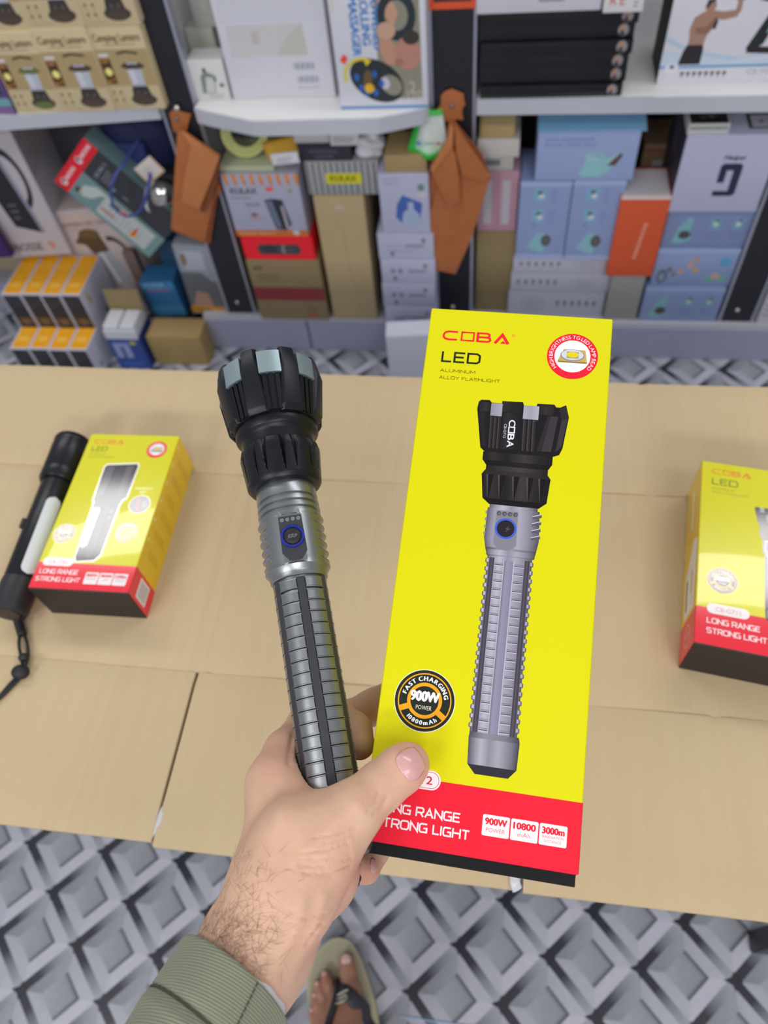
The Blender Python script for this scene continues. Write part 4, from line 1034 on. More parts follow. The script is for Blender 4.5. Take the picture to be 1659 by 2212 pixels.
# little open device box, and the tan carton on the floor
t, w, h = carton('device_box', 'blue and white box with open tan lid flap beside orange boxes', 262, 330, 796, 716, 0.0, .075, '#c7c9d6', lambda p, w, h: (p.rect(0, 0, 1, .80, '#2d4a94'), p.rect(.1, .3, .6, .7, '#8f9cc8'), p.ell(.75, .7, .1, .05, '#b9b548', 12), p.rect(.2, .1, .8, .18, '#3c5cb0'), p.rect(.3, .3, .4, .6, '#33487f')), flap=False, side_draw=(lambda p, w, h: p.rect(0, 0, 1, .85, '#233a80'), True))
for sx in (-1, 1):
    bm_obj('white_insert', box_bm(-w / 4 + .002, w / 4 - .002, .004, .068, h - .002, h + .012, .004, 3), mat('#d3d5dc', .4), t, loc=(sx * w / 4, 0, 0))
fl = bm_obj('lid_flap', box_bm(-w / 2 - .004, w / 2 + .002, 0, .0022, 0, .062, .0006), mat('#97855f', .75), t)
fl.matrix_local = Matrix.Translation((0, .073, h)) @ Matrix.Rotation(R(-8), 4, 'X')
def tanprint(p, w, h): bars(p, .08, .55, .3, 4, .1, .03, '#93805a')
carton('tan_carton', 'tan cardboard carton lying on the floor before the left post', 341, 452, (784, 790), 729, 0.0, .072, '#a88f5e', tanprint, rough=.75)
# white carton standing on the floor behind the table
a = on_z(846, 850, 0); 
t = thing('white_carton', 'plain white carton standing on the floor behind the table', 'box', (a[0], a[1], 0), R(6))
hz = height_at(a[0], a[1], 728)
smooth_by_angle(bm_obj('carton_body', box_bm(0, .17, 0, .05, 0, hz, .002, 2), mat('#d0d2e2', .5), t), 30)
bm_obj('lid_flap', box_bm(.004, .166, .002, .047, hz, hz + .001, .0003), mat('#d0d2e2', .5), t)

# ------------------------------------------------------------------ folded leather sheaths hanging on the posts
lea = mat('#ad6638', .55, grain=.16, grain_scale=30, bump=.15, name='tan_leather')
lea2 = mat('#975330', .55, grain=.16, grain_scale=30, bump=.15, name='brown_leather')
def sheath(label, layers, tab, scr, Yw, origin):
    o = on_y(*origin, Yw)
    t = thing('leather_sheath', label, 'sheath', tuple(o))
    for nm, pts, y0, y1, m, tilt in layers:
        P = []
        for px, py in pts:
            q = on_y(px, py, (y0 + y1) / 2); P.append((q[0] - o[0], q[2] - o[2]))
        bm = prism_bm(P, 0, y1 - y0, .0012, 2)
        ob = bm_obj(nm, bm, m, t); smooth_by_angle(ob, 35)
        M_ = Matrix(((1, 0, 0, 0), (0, 0, 1, y0 - o[1]), (0, 1, 0, 0), (0, 0, 0, 1)))
        ob.matrix_local = M_ @ Matrix.Rotation(R(tilt), 4, 'X')
    P = []
    for px, py in tab:
        q = on_y(px, py, 1.400); P.append((q[0] - o[0], q[2] - o[2]))
    ob = bm_obj('hanging_tab', prism_bm(P, 0, .003, .0008, 2), lea, t); smooth_by_angle(ob, 35)
    ob.matrix_local = Matrix(((1, 0, 0, 0), (0, 0, 1, 1.399 - o[1]), (0, 1, 0, 0), (0, 0, 0, 1)))
    q = on_y(*scr, 1.397)
    lathe('screw', [(0, .0042), (.002, .0040), (.0035, .0026), (.004, .001)], mat('#8d8a90', .3, .8), t, 18).matrix_local = Matrix.Translation(tuple(np.array(q) - o)) @ Matrix.Rotation(R(90), 4, 'X')
    return t, o
t, o = sheath('folded brown leather sheath hanging from the left black post', [
    ('back_leaf', [(386, 282), (398, 281), (474, 340), (470, 420), (455, 525), (440, 524), (374, 498), (372, 470), (380, 380)], 1.393, 1.398, lea2, 0),
    ('middle_leaf', [(384, 284), (392, 281), (470, 345), (462, 430), (444, 523), (370, 492), (374, 440)], 1.384, 1.392, lea, 0),
    ('front_leaf', [(394, 284), (475, 338), (462, 375), (432, 450), (394, 432), (398, 390), (415, 312)], 1.366, 1.378, mat('#bd7846', .5, grain=.14, grain_scale=30, bump=.15), 0),  # same leather coloured lighter, as if this leaf caught more light
    ('spine', [(474, 338), (470, 345), (433, 448), (440, 456), (462, 420), (473, 372)], 1.374, 1.390, mat('#7d4426', .55, grain=.14, grain_scale=30, bump=.15), 0),  # shading of the right side, put in as a darker leather tone
    ('side_leaf', [(468, 380), (480, 408), (470, 424), (456, 430)], 1.386, 1.396, lea2, 0)],
    [(366, 245), (374, 236), (388, 239), (396, 244), (413, 246), (408, 262), (404, 282), (392, 286), (380, 285), (374, 283), (372, 268)], (381, 257), 1.390, (385, 282))
lathe('silver_rivet', [(0, .006), (.002, .0058), (.0045, .004), (.0055, .001)], mat('#e6e4e0', .2, .9), t, 20).matrix_local = Matrix.Translation(tuple(np.array(on_y(382, 233, 1.399)) - o)) @ Matrix.Rotation(R(90), 4, 'X')
t, o = sheath('wide folded brown leather sheath hanging from the middle black post', [
    ('back_leaf', [(972, 262), (982, 262), (1040, 330), (1058, 378), (1030, 480), (980, 585), (900, 575), (880, 540), (912, 400), (930, 345)], 1.390, 1.398, lea2, 0),
    ('side_leaf', [(935, 350), (925, 375), (904, 392), (918, 408), (882, 545), (894, 556), (940, 420), (948, 385)], 1.380, 1.389, lea2, 0),
    ('side_leaf', [(938, 356), (930, 380), (912, 398), (924, 412), (890, 550), (898, 562), (944, 424), (950, 388)], 1.3785, 1.3835, lea, 0),
    ('middle_leaf', [(975, 264), (990, 300), (1060, 380), (1052, 405), (1020, 510), (984, 590), (896, 572), (905, 540), (948, 398), (932, 372), (968, 300)], 1.370, 1.378, lea, 0),
    ('right_fold', [(980, 262), (1003, 300), (1058, 380), (1048, 391), (1038, 388), (998, 377), (986, 330)], 1.358, 1.368, lea, 0),
    ('front_leaf', [(974, 310), (984, 330), (992, 378), (994, 432), (970, 447), (950, 405), (933, 372)], 1.356, 1.368, lea, 0),
    ('fold_ridge', [(972, 262), (968, 300), (930, 360), (934, 372), (978, 315), (980, 275)], 1.352, 1.364, mat('#bd7846', .5, grain=.14, grain_scale=30, bump=.15), 0)],
    [(960, 198), (975, 192), (990, 198), (1002, 203), (1001, 214), (1006, 224), (997, 236), (1001, 260), (986, 256), (976, 262), (962, 264), (957, 248), (940, 240), (953, 226), (952, 208)], (976, 228), 1.385, (975, 264))

# ================================================================== ARTWORK OF THE TORCH CARTONS
YEL, RED = '#dfda00', '#f01c36'
def logo(pr, x, y, s, col, bold=1.0):
    """the word COBA with a box for its O; x, y top left in mm, s = mm scale (36.2 wide at s = 1)"""
    k = .001 * s
    def P(a): return [((x + (px - 7.9) * s) * .001, (y - (py - 13.0) * s) * .001) for px, py in a]
    w = 1.15 * k * bold
    pr.line(P([(15.9, 13.7), (11, 13.65), (9.2, 14.3), (8.5, 15.7), (8.6, 17.0), (9.6, 18.0), (11.4, 18.35), (15.9, 18.35)]), w, col)
    pr.line(P([(18.2, 13.6), (24.6, 13.6), (24.6, 18.4), (18.2, 18.4), (18.2, 13.6), (20, 13.6)]), w * .8, col)
    pr.line(P([(26.7, 13.0), (26.7, 18.9)]), w * 1.2, col)
    pr.line(P([(26.7, 13.6), (31.8, 13.6), (32.9, 14.3), (32.8, 15.2), (31.8, 15.9), (26.9, 15.9)]), w, col)
    pr.line(P([(31.8, 15.9), (33.2, 16.4), (33.5, 17.4), (32.8, 18.2), (31.8, 18.4), (26.9, 18.4)]), w, col)
    pr.line(P([(36.0, 18.9), (39.6, 13.7), (43.0, 18.9)]), w * 1.4, col)
    pr.poly(P([(38.6, 18.9), (40.3, 17.2), (42.2, 18.9)]), col)
    pr.ring((x + 37.4 * s) * .001, (y - .6 * s) * .001, .55 * k, .75 * k, col, n=16)

def badge_charge(pr, cx, cy, s, line1='FAST CHARGING', line2='10800mAh', watt='900W'):
    k = .001 * s
    X, Y = cx * .001, cy * .001
    pr.ell(X, Y, 14.4 * k, 14.4 * k, '#f2eecb', 48); pr.ell(X, Y, 14.0 * k, 14.0 * k, '#20281f', 48)
    pr.ring(X, Y, 12.0 * k, 12.6 * k, '#f5a81c', n=56)
    pr.ring(X, Y, 6.6 * k, 8.2 * k, '#f5a81c', n=48)
    for a in (203, 325):
        c, s_ = math.cos(R(a)), math.sin(R(a))
        pr.line([(X + 7.6 * k * c, Y + 7.6 * k * s_), (X + 12.3 * k * c, Y + 12.3 * k * s_)], 2.6 * k, '#f5a81c')
    pr.arc_text(line1, X, Y, 9.1 * k, 2.0 * k, '#ffffff', 168, 8, bold=.16 * k)
    pr.arc_text(line2, X, Y, 11.0 * k, 1.9 * k, '#ffffff', 226, 310, inside=True, bold=.12 * k)
    pr.text(watt, X, Y - .3 * k, 4.4 * k, '#f7f6f8', width=13.2 * k, align='C', bold=.36 * k)
    pr.text('POWER', X, Y - 4.2 * k, 1.9 * k, '#e8e4c8', width=7.4 * k, align='C')

def torch_art(pr, top, s, cx, label=True):
    """the printed big torch; cx axis and top edge in mm (y up), s scale; drawn 46 mm wide, 184 long at s = 1"""
    def T(x, y): return ((cx + (x - 54.5) * s) * .001, (top - (y - 51.6) * s) * .001)
    def pol(pts, col): pr.poly([T(*p) for p in pts], col)
    def rect(x0, y0, x1, y1, col): pol([(x0, y0), (x1, y0), (x1, y1), (x0, y1)], col)
    def grad(x0, y0, x1, y1, stops, x0b=None, x1b=None):
        a, b = T(x0, y0), T(x1, y1)
        pr.grad(a[0], a[1], b[0] if x1b is None else T(x1, y0)[0], b[1], stops, None if x0b is None else T(x0b, y1)[0], None if x1b is None else T(x1b, y1)[0])
    K, K2, K3 = '#161316', '#231f22', '#383338'
    DK = [(0, '#151215'), (.15, '#2c272b'), (.35, '#1a171a'), (.6, '#3a3439'), (.8, '#231f23'), (1, '#121012')]
    MT = [(0, '#55515f'), (.12, '#8f8c9d'), (.28, '#b4b1c2'), (.45, '#8d8a9b'), (.62, '#a5a2b4'), (.8, '#8a8797'), (1, '#4d4956')]
    # head
    pol([(31.0, 53), (32.2, 51.8), (36.5, 51.6), (37.8, 53), (43, 53), (43, 51.6), (53.6, 51.4), (54.2, 53), (60.5, 53), (61, 51.6), (69.5, 51.4), (70.5, 52.8), (72.5, 52.8), (75.4, 51.2), (77.2, 58), (75.2, 75), (73.8, 78.6), (70.5, 80), (36.6, 80), (34.3, 78.1), (30.6, 57)], K)
    grad(31.2, 53, 37.6, 58, [(0, '#1d1a1d'), (.6, '#2f2b2f'), (1, '#1a171a')]); grad(31.0, 58, 35.6, 77, [(0, '#141214'), (.5, '#252125'), (1, '#171417')], 34.6, 37.6)
    grad(43.2, 52, 53.4, 57.6, [(0, '#2c282b'), (.5, '#201c1f'), (1, '#1a171a')])
    grad(44, 58, 52.6, 77.8, [(0, '#1c191c'), (.3, '#2a262a'), (1, '#181518')], 44.4, 52.4)
    grad(61.4, 52, 69.6, 57.5, [(0, '#1d1a1d'), (.5, '#302b30'), (1, '#221e22')]); pol([(66.6, 58), (71.8, 58), (69.7, 77.4), (62.6, 77.4)], '#3a343a'); pol([(66.6, 58), (68.2, 58), (65, 77.4), (62.6, 77.4)], '#2a252a')
    pol([(72.2, 54), (75.2, 52), (76.8, 58), (74.6, 74.6), (71.6, 77.4), (73.6, 60)], '#2b262b'); pol([(73.6, 60), (76.6, 58.6), (74.5, 74), (72.2, 77)], '#39333a')
    for x0, dx in ((37.8, 2.0), (54.6, 2.35)):
        rect(x0, 60.4, x0 + dx * 3, 78, '#110f11')
        for q in range(3):
            grad(x0 + q * dx, 60.6, x0 + dx * .8 + q * dx, 78, [(0, '#4d474c'), (.4, '#312c30'), (1, '#1c191c')], x0 + q * dx + .5, x0 + dx * .8 + q * dx + .3)
    grad(37.6, 53.2, 43.4, 60.2, [(0, '#8e8b9c'), (1, '#a7a4b4')]); grad(54.2, 53.0, 62.0, 60.6, [(0, '#a9a6b6'), (.5, '#9d9aab'), (1, '#b0adbc')])
    if label:
        for i, (a, b) in enumerate((('C', 62.2), ('O', 66.0), ('B', 69.8), ('A', 73.6))):
            if a == 'O':
                pr.line([T(47.7, 65.7), T(50.6, 65.7), T(50.6, 68.7), T(47.7, 68.7), T(47.7, 65.7), T(48.4, 65.7)], .0006 * s, '#e9e8ef')
            else:
                pr.text(a, *T(47.5, b - .4), 3.2 * s * .001, '#e9e8ef', width=3.4 * s * .001, rot=-90, bold=.00012 * s)
        pr.text('CB-G712', *T(45.2, 64.2), 1.25 * s * .001, '#d5d4de', width=7.6 * s * .001, rot=-90)
    # neck and collar
    grad(36, 80, 70.8, 84.5, DK); grad(36.2, 84.5, 70.6, 87.2, [(0, '#0e0c0e'), (.6, '#1d1a1d'), (1, '#0e0c0e')], 38.2, 69); grad(38.2, 87.2, 69, 89.8, [(0, '#1a171a'), (.55, '#423b40'), (1, '#1a171a')])
    grad(38.0, 89.6, 68.8, 92, [(0, '#221e21'), (.6, '#332d32'), (1, '#1d1a1d')], 36.4, 70.6)
    grad(36.4, 92, 70.6, 104.6, DK, 38.0, 69.6); pol([(38.0, 104.6), (69.6, 104.6), (66, 107.6), (41.6, 107.6)], '#100e10')
    for x in (40.6, 46.4, 53.4, 60.4, 66.4):
        pol([(x - 1.9, 92), (x + 1.9, 92), (x + .35, 104), (x - .35, 104)], '#0f0d0f'); pol([(x - 1.9, 92), (x - .9, 92), (x - .1, 104), (x - .35, 104)], '#4b4449')
    grad(42, 107.6, 65.6, 109.4, MT)
    # switch section
    grad(41.2, 109.2, 66.6, 124.6, MT, 40.8, 67.4); grad(40.8, 124.6, 67.4, 129.4, MT, 41.8, 66.6); grad(41.8, 129.4, 66.6, 133.6, [(0, '#46424e'), (.2, '#77747f'), (.5, '#908d9d'), (.8, '#76737f'), (1, '#3f3b46')], 43.0, 65.8)
    for q in range(4):
        y = 110.8 + q * 3.6
        pol([(63.2, y + 1.0), (67.8, y - .6), (67.8, y + 1.4), (63.6, y + 2.4)], '#5a5664'); pol([(63.2, y + 1.0), (67.8, y - .6), (67.8, y - .1), (63.4, y + 1.4)], '#c2bfcd')
        pol([(40.2, y + .6), (41.2, y), (41.2, y + 2), (40.4, y + 1.8)], '#8f8c9d')
    pol([(45.6, 110.2), (56.4, 110.2), (56.8, 127.6), (53.5, 131), (48.0, 131), (45.2, 127.2)], '#8f8c9c'); pol([(46.0, 110.6), (56.0, 110.6), (56.4, 127.4), (53.3, 130.6), (48.2, 130.6), (45.6, 127)], '#84818f')
    for q in range(4):
        pr.ell(*T(47.0 + q * 2.7, 111.9), .00112 * s, .00112 * s, '#4b4854', 16); pr.ell(*T(47.2 + q * 2.7, 112.0), .0007 * s, .0007 * s, '#6d6a78', 12)
    pr.ell(*T(50.9, 119.4), .0053 * s, .0053 * s, '#3f63d0', 36); pr.ell(*T(50.9, 119.4), .0043 * s, .0043 * s, '#241f27', 34)
    pr.poly([T(50.4, 119.6), T(52.8, 117.6), T(51.8, 119.1), T(53.2, 119.2), T(50.6, 121.4), T(51.6, 119.7)], '#4d4854')
    grad(42.6, 130.4, 66, 133.2, MT)
    # ribbed grip
    grad(43.4, 133.5, 65.0, 218.5, MT)
    grad(44.6, 134.5, 46.9, 218, [(0, '#39333f'), (.5, '#564f5e'), (1, '#39333f')]); grad(61.6, 134.5, 63.8, 218, [(0, '#3c3642'), (.5, '#574f5d'), (1, '#332e38')])
    grad(51.7, 135.5, 56.3, 217.4, [(0, '#6f6c80'), (.3, '#918ea6'), (1, '#83809a')])
    for q in range(20):
        y = 137.6 + q * 4.1
        for a, b in ((47.2, 51.4), (56.8, 61.3)):
            rect(a, y, b, y + .42, '#4a4758'); rect(a, y + .42, b, y + .8, '#c4c2d2'); rect(a, y - .7, b, y - .4, '#77748a')
        pol([(43.6, y - 2.8), (42.6, y - 2.2), (42.6, y - .6), (43.6, y)], '#6a6776'); pol([(65, y - 2.8), (65.8, y - 2.2), (65.8, y - .6), (65, y)], '#6d6a79')
        rect(43.2, y - 2.4, 44.2, y - .7, '#bcbac8'); rect(64.2, y - 2.4, 65.1, y - .7, '#aaa8b6')
    rect(51.5, 135.5, 51.8, 217.4, '#bfbdcc'); rect(56.2, 135.5, 56.5, 217.4, '#c6c4d2')
    # tail cap
    grad(43.6, 217, 65.8, 219.5, [(0, '#4a4652'), (.3, '#8b8896'), (.7, '#7b7886'), (1, '#3d3944')], 43.2, 66.4)
    grad(43.2, 219.5, 66.4, 231.2, [(0, '#4c4854'), (.1, '#7e7b89'), (.25, '#aeabb9'), (.42, '#8a8795'), (.6, '#a3a0ae'), (.85, '#777482'), (1, '#3f3b46')], 43.8, 66)
    pol([(43.8, 231.2), (66, 231.2), (62.5, 235.2), (47.5, 235.2)], '#2d2a34')

def badge_bead(pr, cx, cy, s, text=True):
    k = .001 * s; X, Y = cx * .001, cy * .001
    pr.ell(X, Y, 13 * k, 13 * k, RED, 56); pr.ell(X, Y, 9.2 * k, 9.2 * k, '#f4f3f6', 44)
    if text: pr.arc_text('HIGH BRIGHTNESS TG LED LAMP BEAD', X, Y, 10.0 * k, 2.0 * k, '#fdecee', 222, -42)
    else: pr.ring(X, Y, 10.4 * k, 10.9 * k, '#fdecee', -42, 222)
    pr.poly([(X - 4.6 * k, Y + 3.8 * k), (X + 6.4 * k, Y + 3.8 * k), (X + 7.6 * k, Y - 3.0 * k), (X - 7.4 * k, Y - 3.0 * k)], '#c9ad55')
    pr.poly([(X - 7.4 * k, Y - 3.0 * k), (X + 7.6 * k, Y - 3.0 * k), (X + 7.4 * k, Y - 3.8 * k), (X - 7.2 * k, Y - 3.8 * k)], '#8a7440')
    pr.ell(X, Y + .6 * k, 6.2 * k, 3.4 * k, '#8c8a98'); pr.ell(X, Y + .8 * k, 5.7 * k, 3.0 * k, '#d6d6e0')
    pr.poly([(X - 2.9 * k, Y + 2.6 * k), (X + 3.2 * k, Y + 2.6 * k), (X + 3.2 * k, Y - 1.2 * k), (X - 2.9 * k, Y - 1.2 * k)], '#b59a78')
    pr.ell(X + .1 * k, Y + .9 * k, 3.2 * k, 1.6 * k, '#e4d222')

def stat_tiles(pr, items, x, y, w, h, gap):
    for i, (a, b, c) in enumerate(items):
        x0 = x + i * (w + gap)
        pr.rrect(x0 * .001, (y - h) * .001, (x0 + w) * .001, y * .001, .0007 * w / 12, '#f6f3f7')
        cx = (x0 + w / 2) * .001; u = w / 12
        pr.text(a, cx, (y - 4.1 * u) * .001, 2.7 * u * .001, RED, width=9.6 * u * .001, align='C', bold=.00022 * u)
        if c:
            pr.text(b, cx, (y - 5.9 * u) * .001, 1.1 * u * .001, '#e2576b', width=9.4 * u * .001, align='C')
            pr.text(c, cx, (y - 7.7 * u) * .001, 1.1 * u * .001, '#e2576b', width=7.4 * u * .001, align='C')
        else:
            pr.text(b, cx, (y - 7.2 * u) * .001, 1.75 * u * .001, '#e2576b', width=(8.4 if b == 'POWER' else 5.6) * u * .001, align='C')

# ------------------------------------------------------------------ the carton in the hand
def held_frame():
    pts = [(940, 665), (1333, 689), (1250, 1892), (779, 1814)]
    r = [np.array([(x - PP[0]) / FPX, (y - PP[1]) / FPX, 1.]) for x, y in pts]
    z = np.linalg.svd(np.array([r[0], -r[1], r[2], -r[3]]).T)[2][3]; z = z * np.sign(z[0])
    P = np.array([r[i] * z[i] for i in range(4)]); P *= .096 / np.linalg.norm(P[1] - P[0])
    return P
HP = held_frame()
he1 = (HP[1] - HP[0]) / .096; he1 /= np.linalg.norm(he1)
he2 = HP[0] - HP[3]; HH = np.linalg.norm(he2); he2 /= HH
he2 = he2 - (he2 @ he1) * he1; he2 /= np.linalg.norm(he2)
hn = np.cross(he1, he2); hn = hn if hn[2] < 0 else -hn       # camera frame: the front looks at the camera
HO = HP[3]                                                    # bottom left corner
HB_T = .050                                                   # carton thickness

def red_foot(bm, y):
    """the board of the carton is red below the line y"""
    bmesh.ops.bisect_plane(bm, geom=list(bm.verts) + list(bm.edges) + list(bm.faces), plane_co=(0, y, 0), plane_no=(0, 1, 0))
    for fc in bm.faces: fc.material_index = 1 if fc.calc_center_median().y < y else 0

def build_held():
    ux, uy = MC @ he1, MC @ he2
    W, H, T = 96, HH * 1000, HB_T * 1000
    o = face_matrix(c2w(HO), ux, uy)
    t = thing('torch_carton', 'tall yellow and red flashlight carton held upright in the hand', 'box', matrix=o)
    bm = bmesh.new()
    box_bm(0, .096, 0, HH, -HB_T, 0, .0011, 3, bm)
    red_foot(bm, (H - 240.6) * .001)
    body = bm_obj('carton_body', bm, mat(YEL, .55, name='yellow_board', spec=.2), t); body.data.materials.append(mat(RED, .55, name='red_board', spec=.2)); smooth_by_angle(body, 30)
    pr = Print(step=1.2e-5)
    Y = lambda v: H - v
    pr.rect(.0002, .0004, .0958, (H - 240.6) * .001, RED)
    logo(pr, 7.9, Y(13.0), 1.0, '#f5222f')
    pr.techno('LED', .0093, Y(31.9) * .001, .0064, '#1d2616', width=.0197, wt=.17)
    pr.techno('ALUMINUM', .0090, Y(37.5) * .001, .0018, '#2b3014', width=.0184, wt=.13)
    pr.techno('ALLOY FLASHLIGHT', .0089, Y(41.6) * .001, .0018, '#2b3014', width=.0318, wt=.13)
    badge_bead(pr, 76.6, Y(23.4), 1.0)
    badge_charge(pr, 21.2, Y(206.2), 1.0)
    torch_art(pr, Y(51.6), 1.0, 54.5)
    pr.rrect(.004, Y(245) * .001, .0328, Y(236.6) * .001, .0041, '#f6f2f6')
    pr.rrect(.0047, Y(244.4) * .001, .0321, Y(237.2) * .001, .0035, '#d9536f'); pr.rrect(.00495, Y(244.15) * .001, .03185, Y(237.45) * .001, .0033, '#f6f2f6')
    pr.text('CB-G7', .0072, Y(242.6) * .001, .0034, '#dc2b44', width=.0152); pr.text('12', .0242, Y(242.6) * .001, .0034, '#dc2b44', width=.0048, bold=.0001)
    pr.techno('LONG RANGE', .0054, Y(256.8) * .001, .0041, '#f8eef2', width=.0376, wt=.17)
    pr.techno('STRONG LIGHT', .0050, Y(263.3) * .001, .0041, '#f8eef2', width=.0428, wt=.17)
    stat_tiles(pr, [('900W', 'POWER', None), ('10800', 'mAh', None), ('3000m', 'IRRADIATION', 'DISTANCE')], 53.1, Y(251.4), 11.9, 8.8, .6)
    pr.build('front_print', t, print_mat(.55, .0, 'carton_ink', spec=.2), Matrix.Translation((0, 0, .00001)))
    # side bands continue round the carton
    for nm, org, a, b in (('side_print', (0, 0, -HB_T), (0, 0, 1), (0, 1, 0)), ('side_print', (.096, 0, 0), (0, 0, -1), (0, 1, 0))):
        q = Print(); q.rect(.0006, .0004, HB_T - .0006, (H - 240.6) * .001, RED); q.build(nm, t, print_mat(.55, .0, 'carton_ink', spec=.2), face_matrix(org, a, b))
    # black tuck flap of the bottom, slightly open
    fl = bm_obj('end_flap', box_bm(.0030, .0950, -.0052, .003, -.0028, -.0018, .0003), mat('#0c0d13', .5, grain=.1, spec=.2), t)
    bm_obj('end_panel', box_bm(.0006, .0954, -.0007, .0006, -HB_T + .0006, -.0030, .0002), mat('#0c0d13', .55, spec=.2), t)
    bm_obj('paper_edge', box_bm(.0006, .0046, -.0007, .0006, -.006, -.0008, .0002), mat('#a88f6c', .8), t)
    return t
build_held()

# ------------------------------------------------------------------ cartons lying on the cardboard
def lying_carton(name, label, w, h, t, tl, tr, bl, draw, side_draw, right_side, band):
    z = ZT + t
    a, b, c = on_z(*bl, z), on_z(*tl, z), on_z(*tr, z)
    uy = b - a; uy[2] = 0; uy /= np.linalg.norm(uy)
    ux = np.array([uy[1], -uy[0], 0.0])
    o = thing(name, label, 'box', matrix=face_matrix(a, ux, uy))
    bm = bmesh.new(); box_bm(0, w, 0, h, -t, 0, .0012, 3, bm)
    red_foot(bm, band)
    body = bm_obj('carton_body', bm, mat(YEL, .28, name='yellow_board', coat=.6), o); body.data.materials.append(mat(RED, .28, name='red_board', coat=.6)); smooth_by_angle(body, 30)
    ink = print_mat(.10, .02, 'varnished_ink', spec=1.0)
    pr = Print(step=2.5e-5); draw(pr, w * 1000, h * 1000); pr.build('front_print', o, ink)
    q = Print(step=2.5e-5); side_draw(q, t, h)
    m = face_matrix((w, 0, 0), (0, 0, -1), (0, 1, 0)) if right_side else face_matrix((0, 0, -t), (0, 0, 1), (0, 1, 0))
    q.build('side_print', o, ink, m)
    bm_obj('end_flap', box_bm(.0003, w - .0003, -.0009, .0016, -t + .0003, -.0003, .0002), mat('#241f20', .5), o)
    return o

def draw_left(pr, W, H):
    Y = lambda v: H - v
    pr.rect(.0004, .0004, (W - .4) * .001, .0262, RED)
    logo(pr, 7, Y(7.5), .86, '#f26a3a', .8)
    pr.techno('LED', .0075, Y(22) * .001, .0058, '#7d8826', width=.0155)
    pr.text('ALUMINUM', .0072, Y(26.4) * .001, .0019, '#8f9a2a', width=.0165); pr.text('ALLOY FLASHLIGHT', .0072, Y(30) * .001, .0019, '#8f9a2a', width=.0265)
    badge_bead(pr, 74, Y(18), .78, False)
    # printed slim torch
    def P(a): return [(x * .001, Y(y) * .001) for x, y in a]
    pr.poly(P([(26.5, 40), (29, 37), (60, 34.5), (62.5, 38), (61.8, 77), (58.5, 80), (57.5, 84), (56.5, 140), (52, 146), (34, 148), (31.5, 143), (29.5, 84), (27.6, 80)]), '#fbf9e8')
    pr.poly(P([(28.2, 41), (30, 39), (59.5, 36.5), (61, 39), (60.4, 76), (57.4, 79), (56, 84), (55, 138), (51, 144), (35, 146), (32.8, 142), (31, 84), (29.2, 79)]), '#35303a')
    pr.poly(P([(30, 41), (38, 40), (37, 74), (31, 75)]), '#5a5560'); pr.poly(P([(50, 39), (57, 38), (55, 74), (50, 75)]), '#57525e')
    pr.rrect(.0325, Y(132) * .001, .0395, Y(88) * .001, .0034, '#c9c5e2')
    pr.rrect(.0425, Y(142) * .001, .0475, Y(84) * .001, .002, '#4b4552')
    for yy in (92, 99): pr.ell(.0505, Y(yy) * .001, .002, .002, '#6f6a78')
    badge_charge(pr, 13.5, Y(118), .72)
    pr.text('FLUORESCENT', .0745, Y(66) * .001, .0022, '#fdfbd0', width=.017, align='C'); pr.text('LIGHT', .0745, Y(70) * .001, .0022, '#fdfbd0', width=.007, align='C')
    pr.ell(.0755, Y(83) * .001, .0104, .0104, '#f7f4cf', 36); pr.ell(.0755, Y(83) * .001, .0098, .0098, '#4c4650', 36)
    pr.poly([(.072, Y(76) * .001), (.074, Y(76) * .001), (.076, Y(90) * .001), (.0735, Y(90) * .001)], '#a8455e'); pr.poly([(.078, Y(80) * .001), (.081, Y(78) * .001), (.082, Y(86) * .001), (.079, Y(88) * .001)], '#6a7a66')
    pr.ell(.0725, Y(114) * .001, .0104, .0104, '#f7f3a0', 36)
    for k, c in enumerate(('#4ca04c', '#37b0a0', '#3b66c8', '#3b3fae', '#8a3fae', '#d84a8a', '#ec6a4a', '#ecb04a')):
        pr.ring(.0725, Y(114) * .001, .0082, .0098, c, 20 + 45 * k, 65 + 45 * k, 8)
    pr.ell(.0725, Y(114) * .001, .0076, .0076, '#f0d400', 30); pr.rect(.068, Y(113.4) * .001, .077, Y(112.4) * .001, '#e2a52a'); pr.rect(.069, Y(116.4) * .001, .076, Y(115.6) * .001, '#e2a52a')
    pr.rrect(.0042, .0228, .033, .0312, .004, '#f7eef2'); pr.text('CB-T781', .0186, .0250, .0036, '#e58a9a', width=.017, align='C')
    pr.techno('LONG RANGE', .0048, .0148, .0047, '#fdeef2', width=.036); pr.techno('STRONG LIGHT', .0038, .0072, .0047, '#fdeef2', width=.041)
    stat_tiles(pr, [('800W', 'POWER', None), ('8000', 'mAh', None), ('1500m', 'IRRADIATION', 'DISTANCE')], 48.5, 18, 12.4, 11.6, .9)
def side_left(pr, t, h):
    pr.rect(.0004, .0004, t - .0004, .0262, RED); pr.rect(.0002, .0262, t - .0002, h - .0004, '#f3c800')
    for k in range(6):
        y = .058 + k * .021
        pr.ell(.005, y, .0018, .0018, '#fbf3a8', 14)
        for q in range(3): pr.rect(.012 + .0 * q, y - .008 - .003 * q, .012 + .02 + .004 * (k % 3) + .003 * q, y - .0066 - .003 * q, '#d9a800')
    pr.rect(.014, .004, .036, .023, '#f6eef4')
    for k in range(12): pr.rect(.017 + k * .0014, .006, .017 + k * .0014 + .0003 + .0002 * (k % 3), .021, '#6f666f')
lying_carton('torch_carton', 'small yellow and red flashlight carton lying beside the small black flashlight', .0925, .1747, .048, (197, 937), (388, 946), (60, 1269), draw_left, side_left, True, .0262)

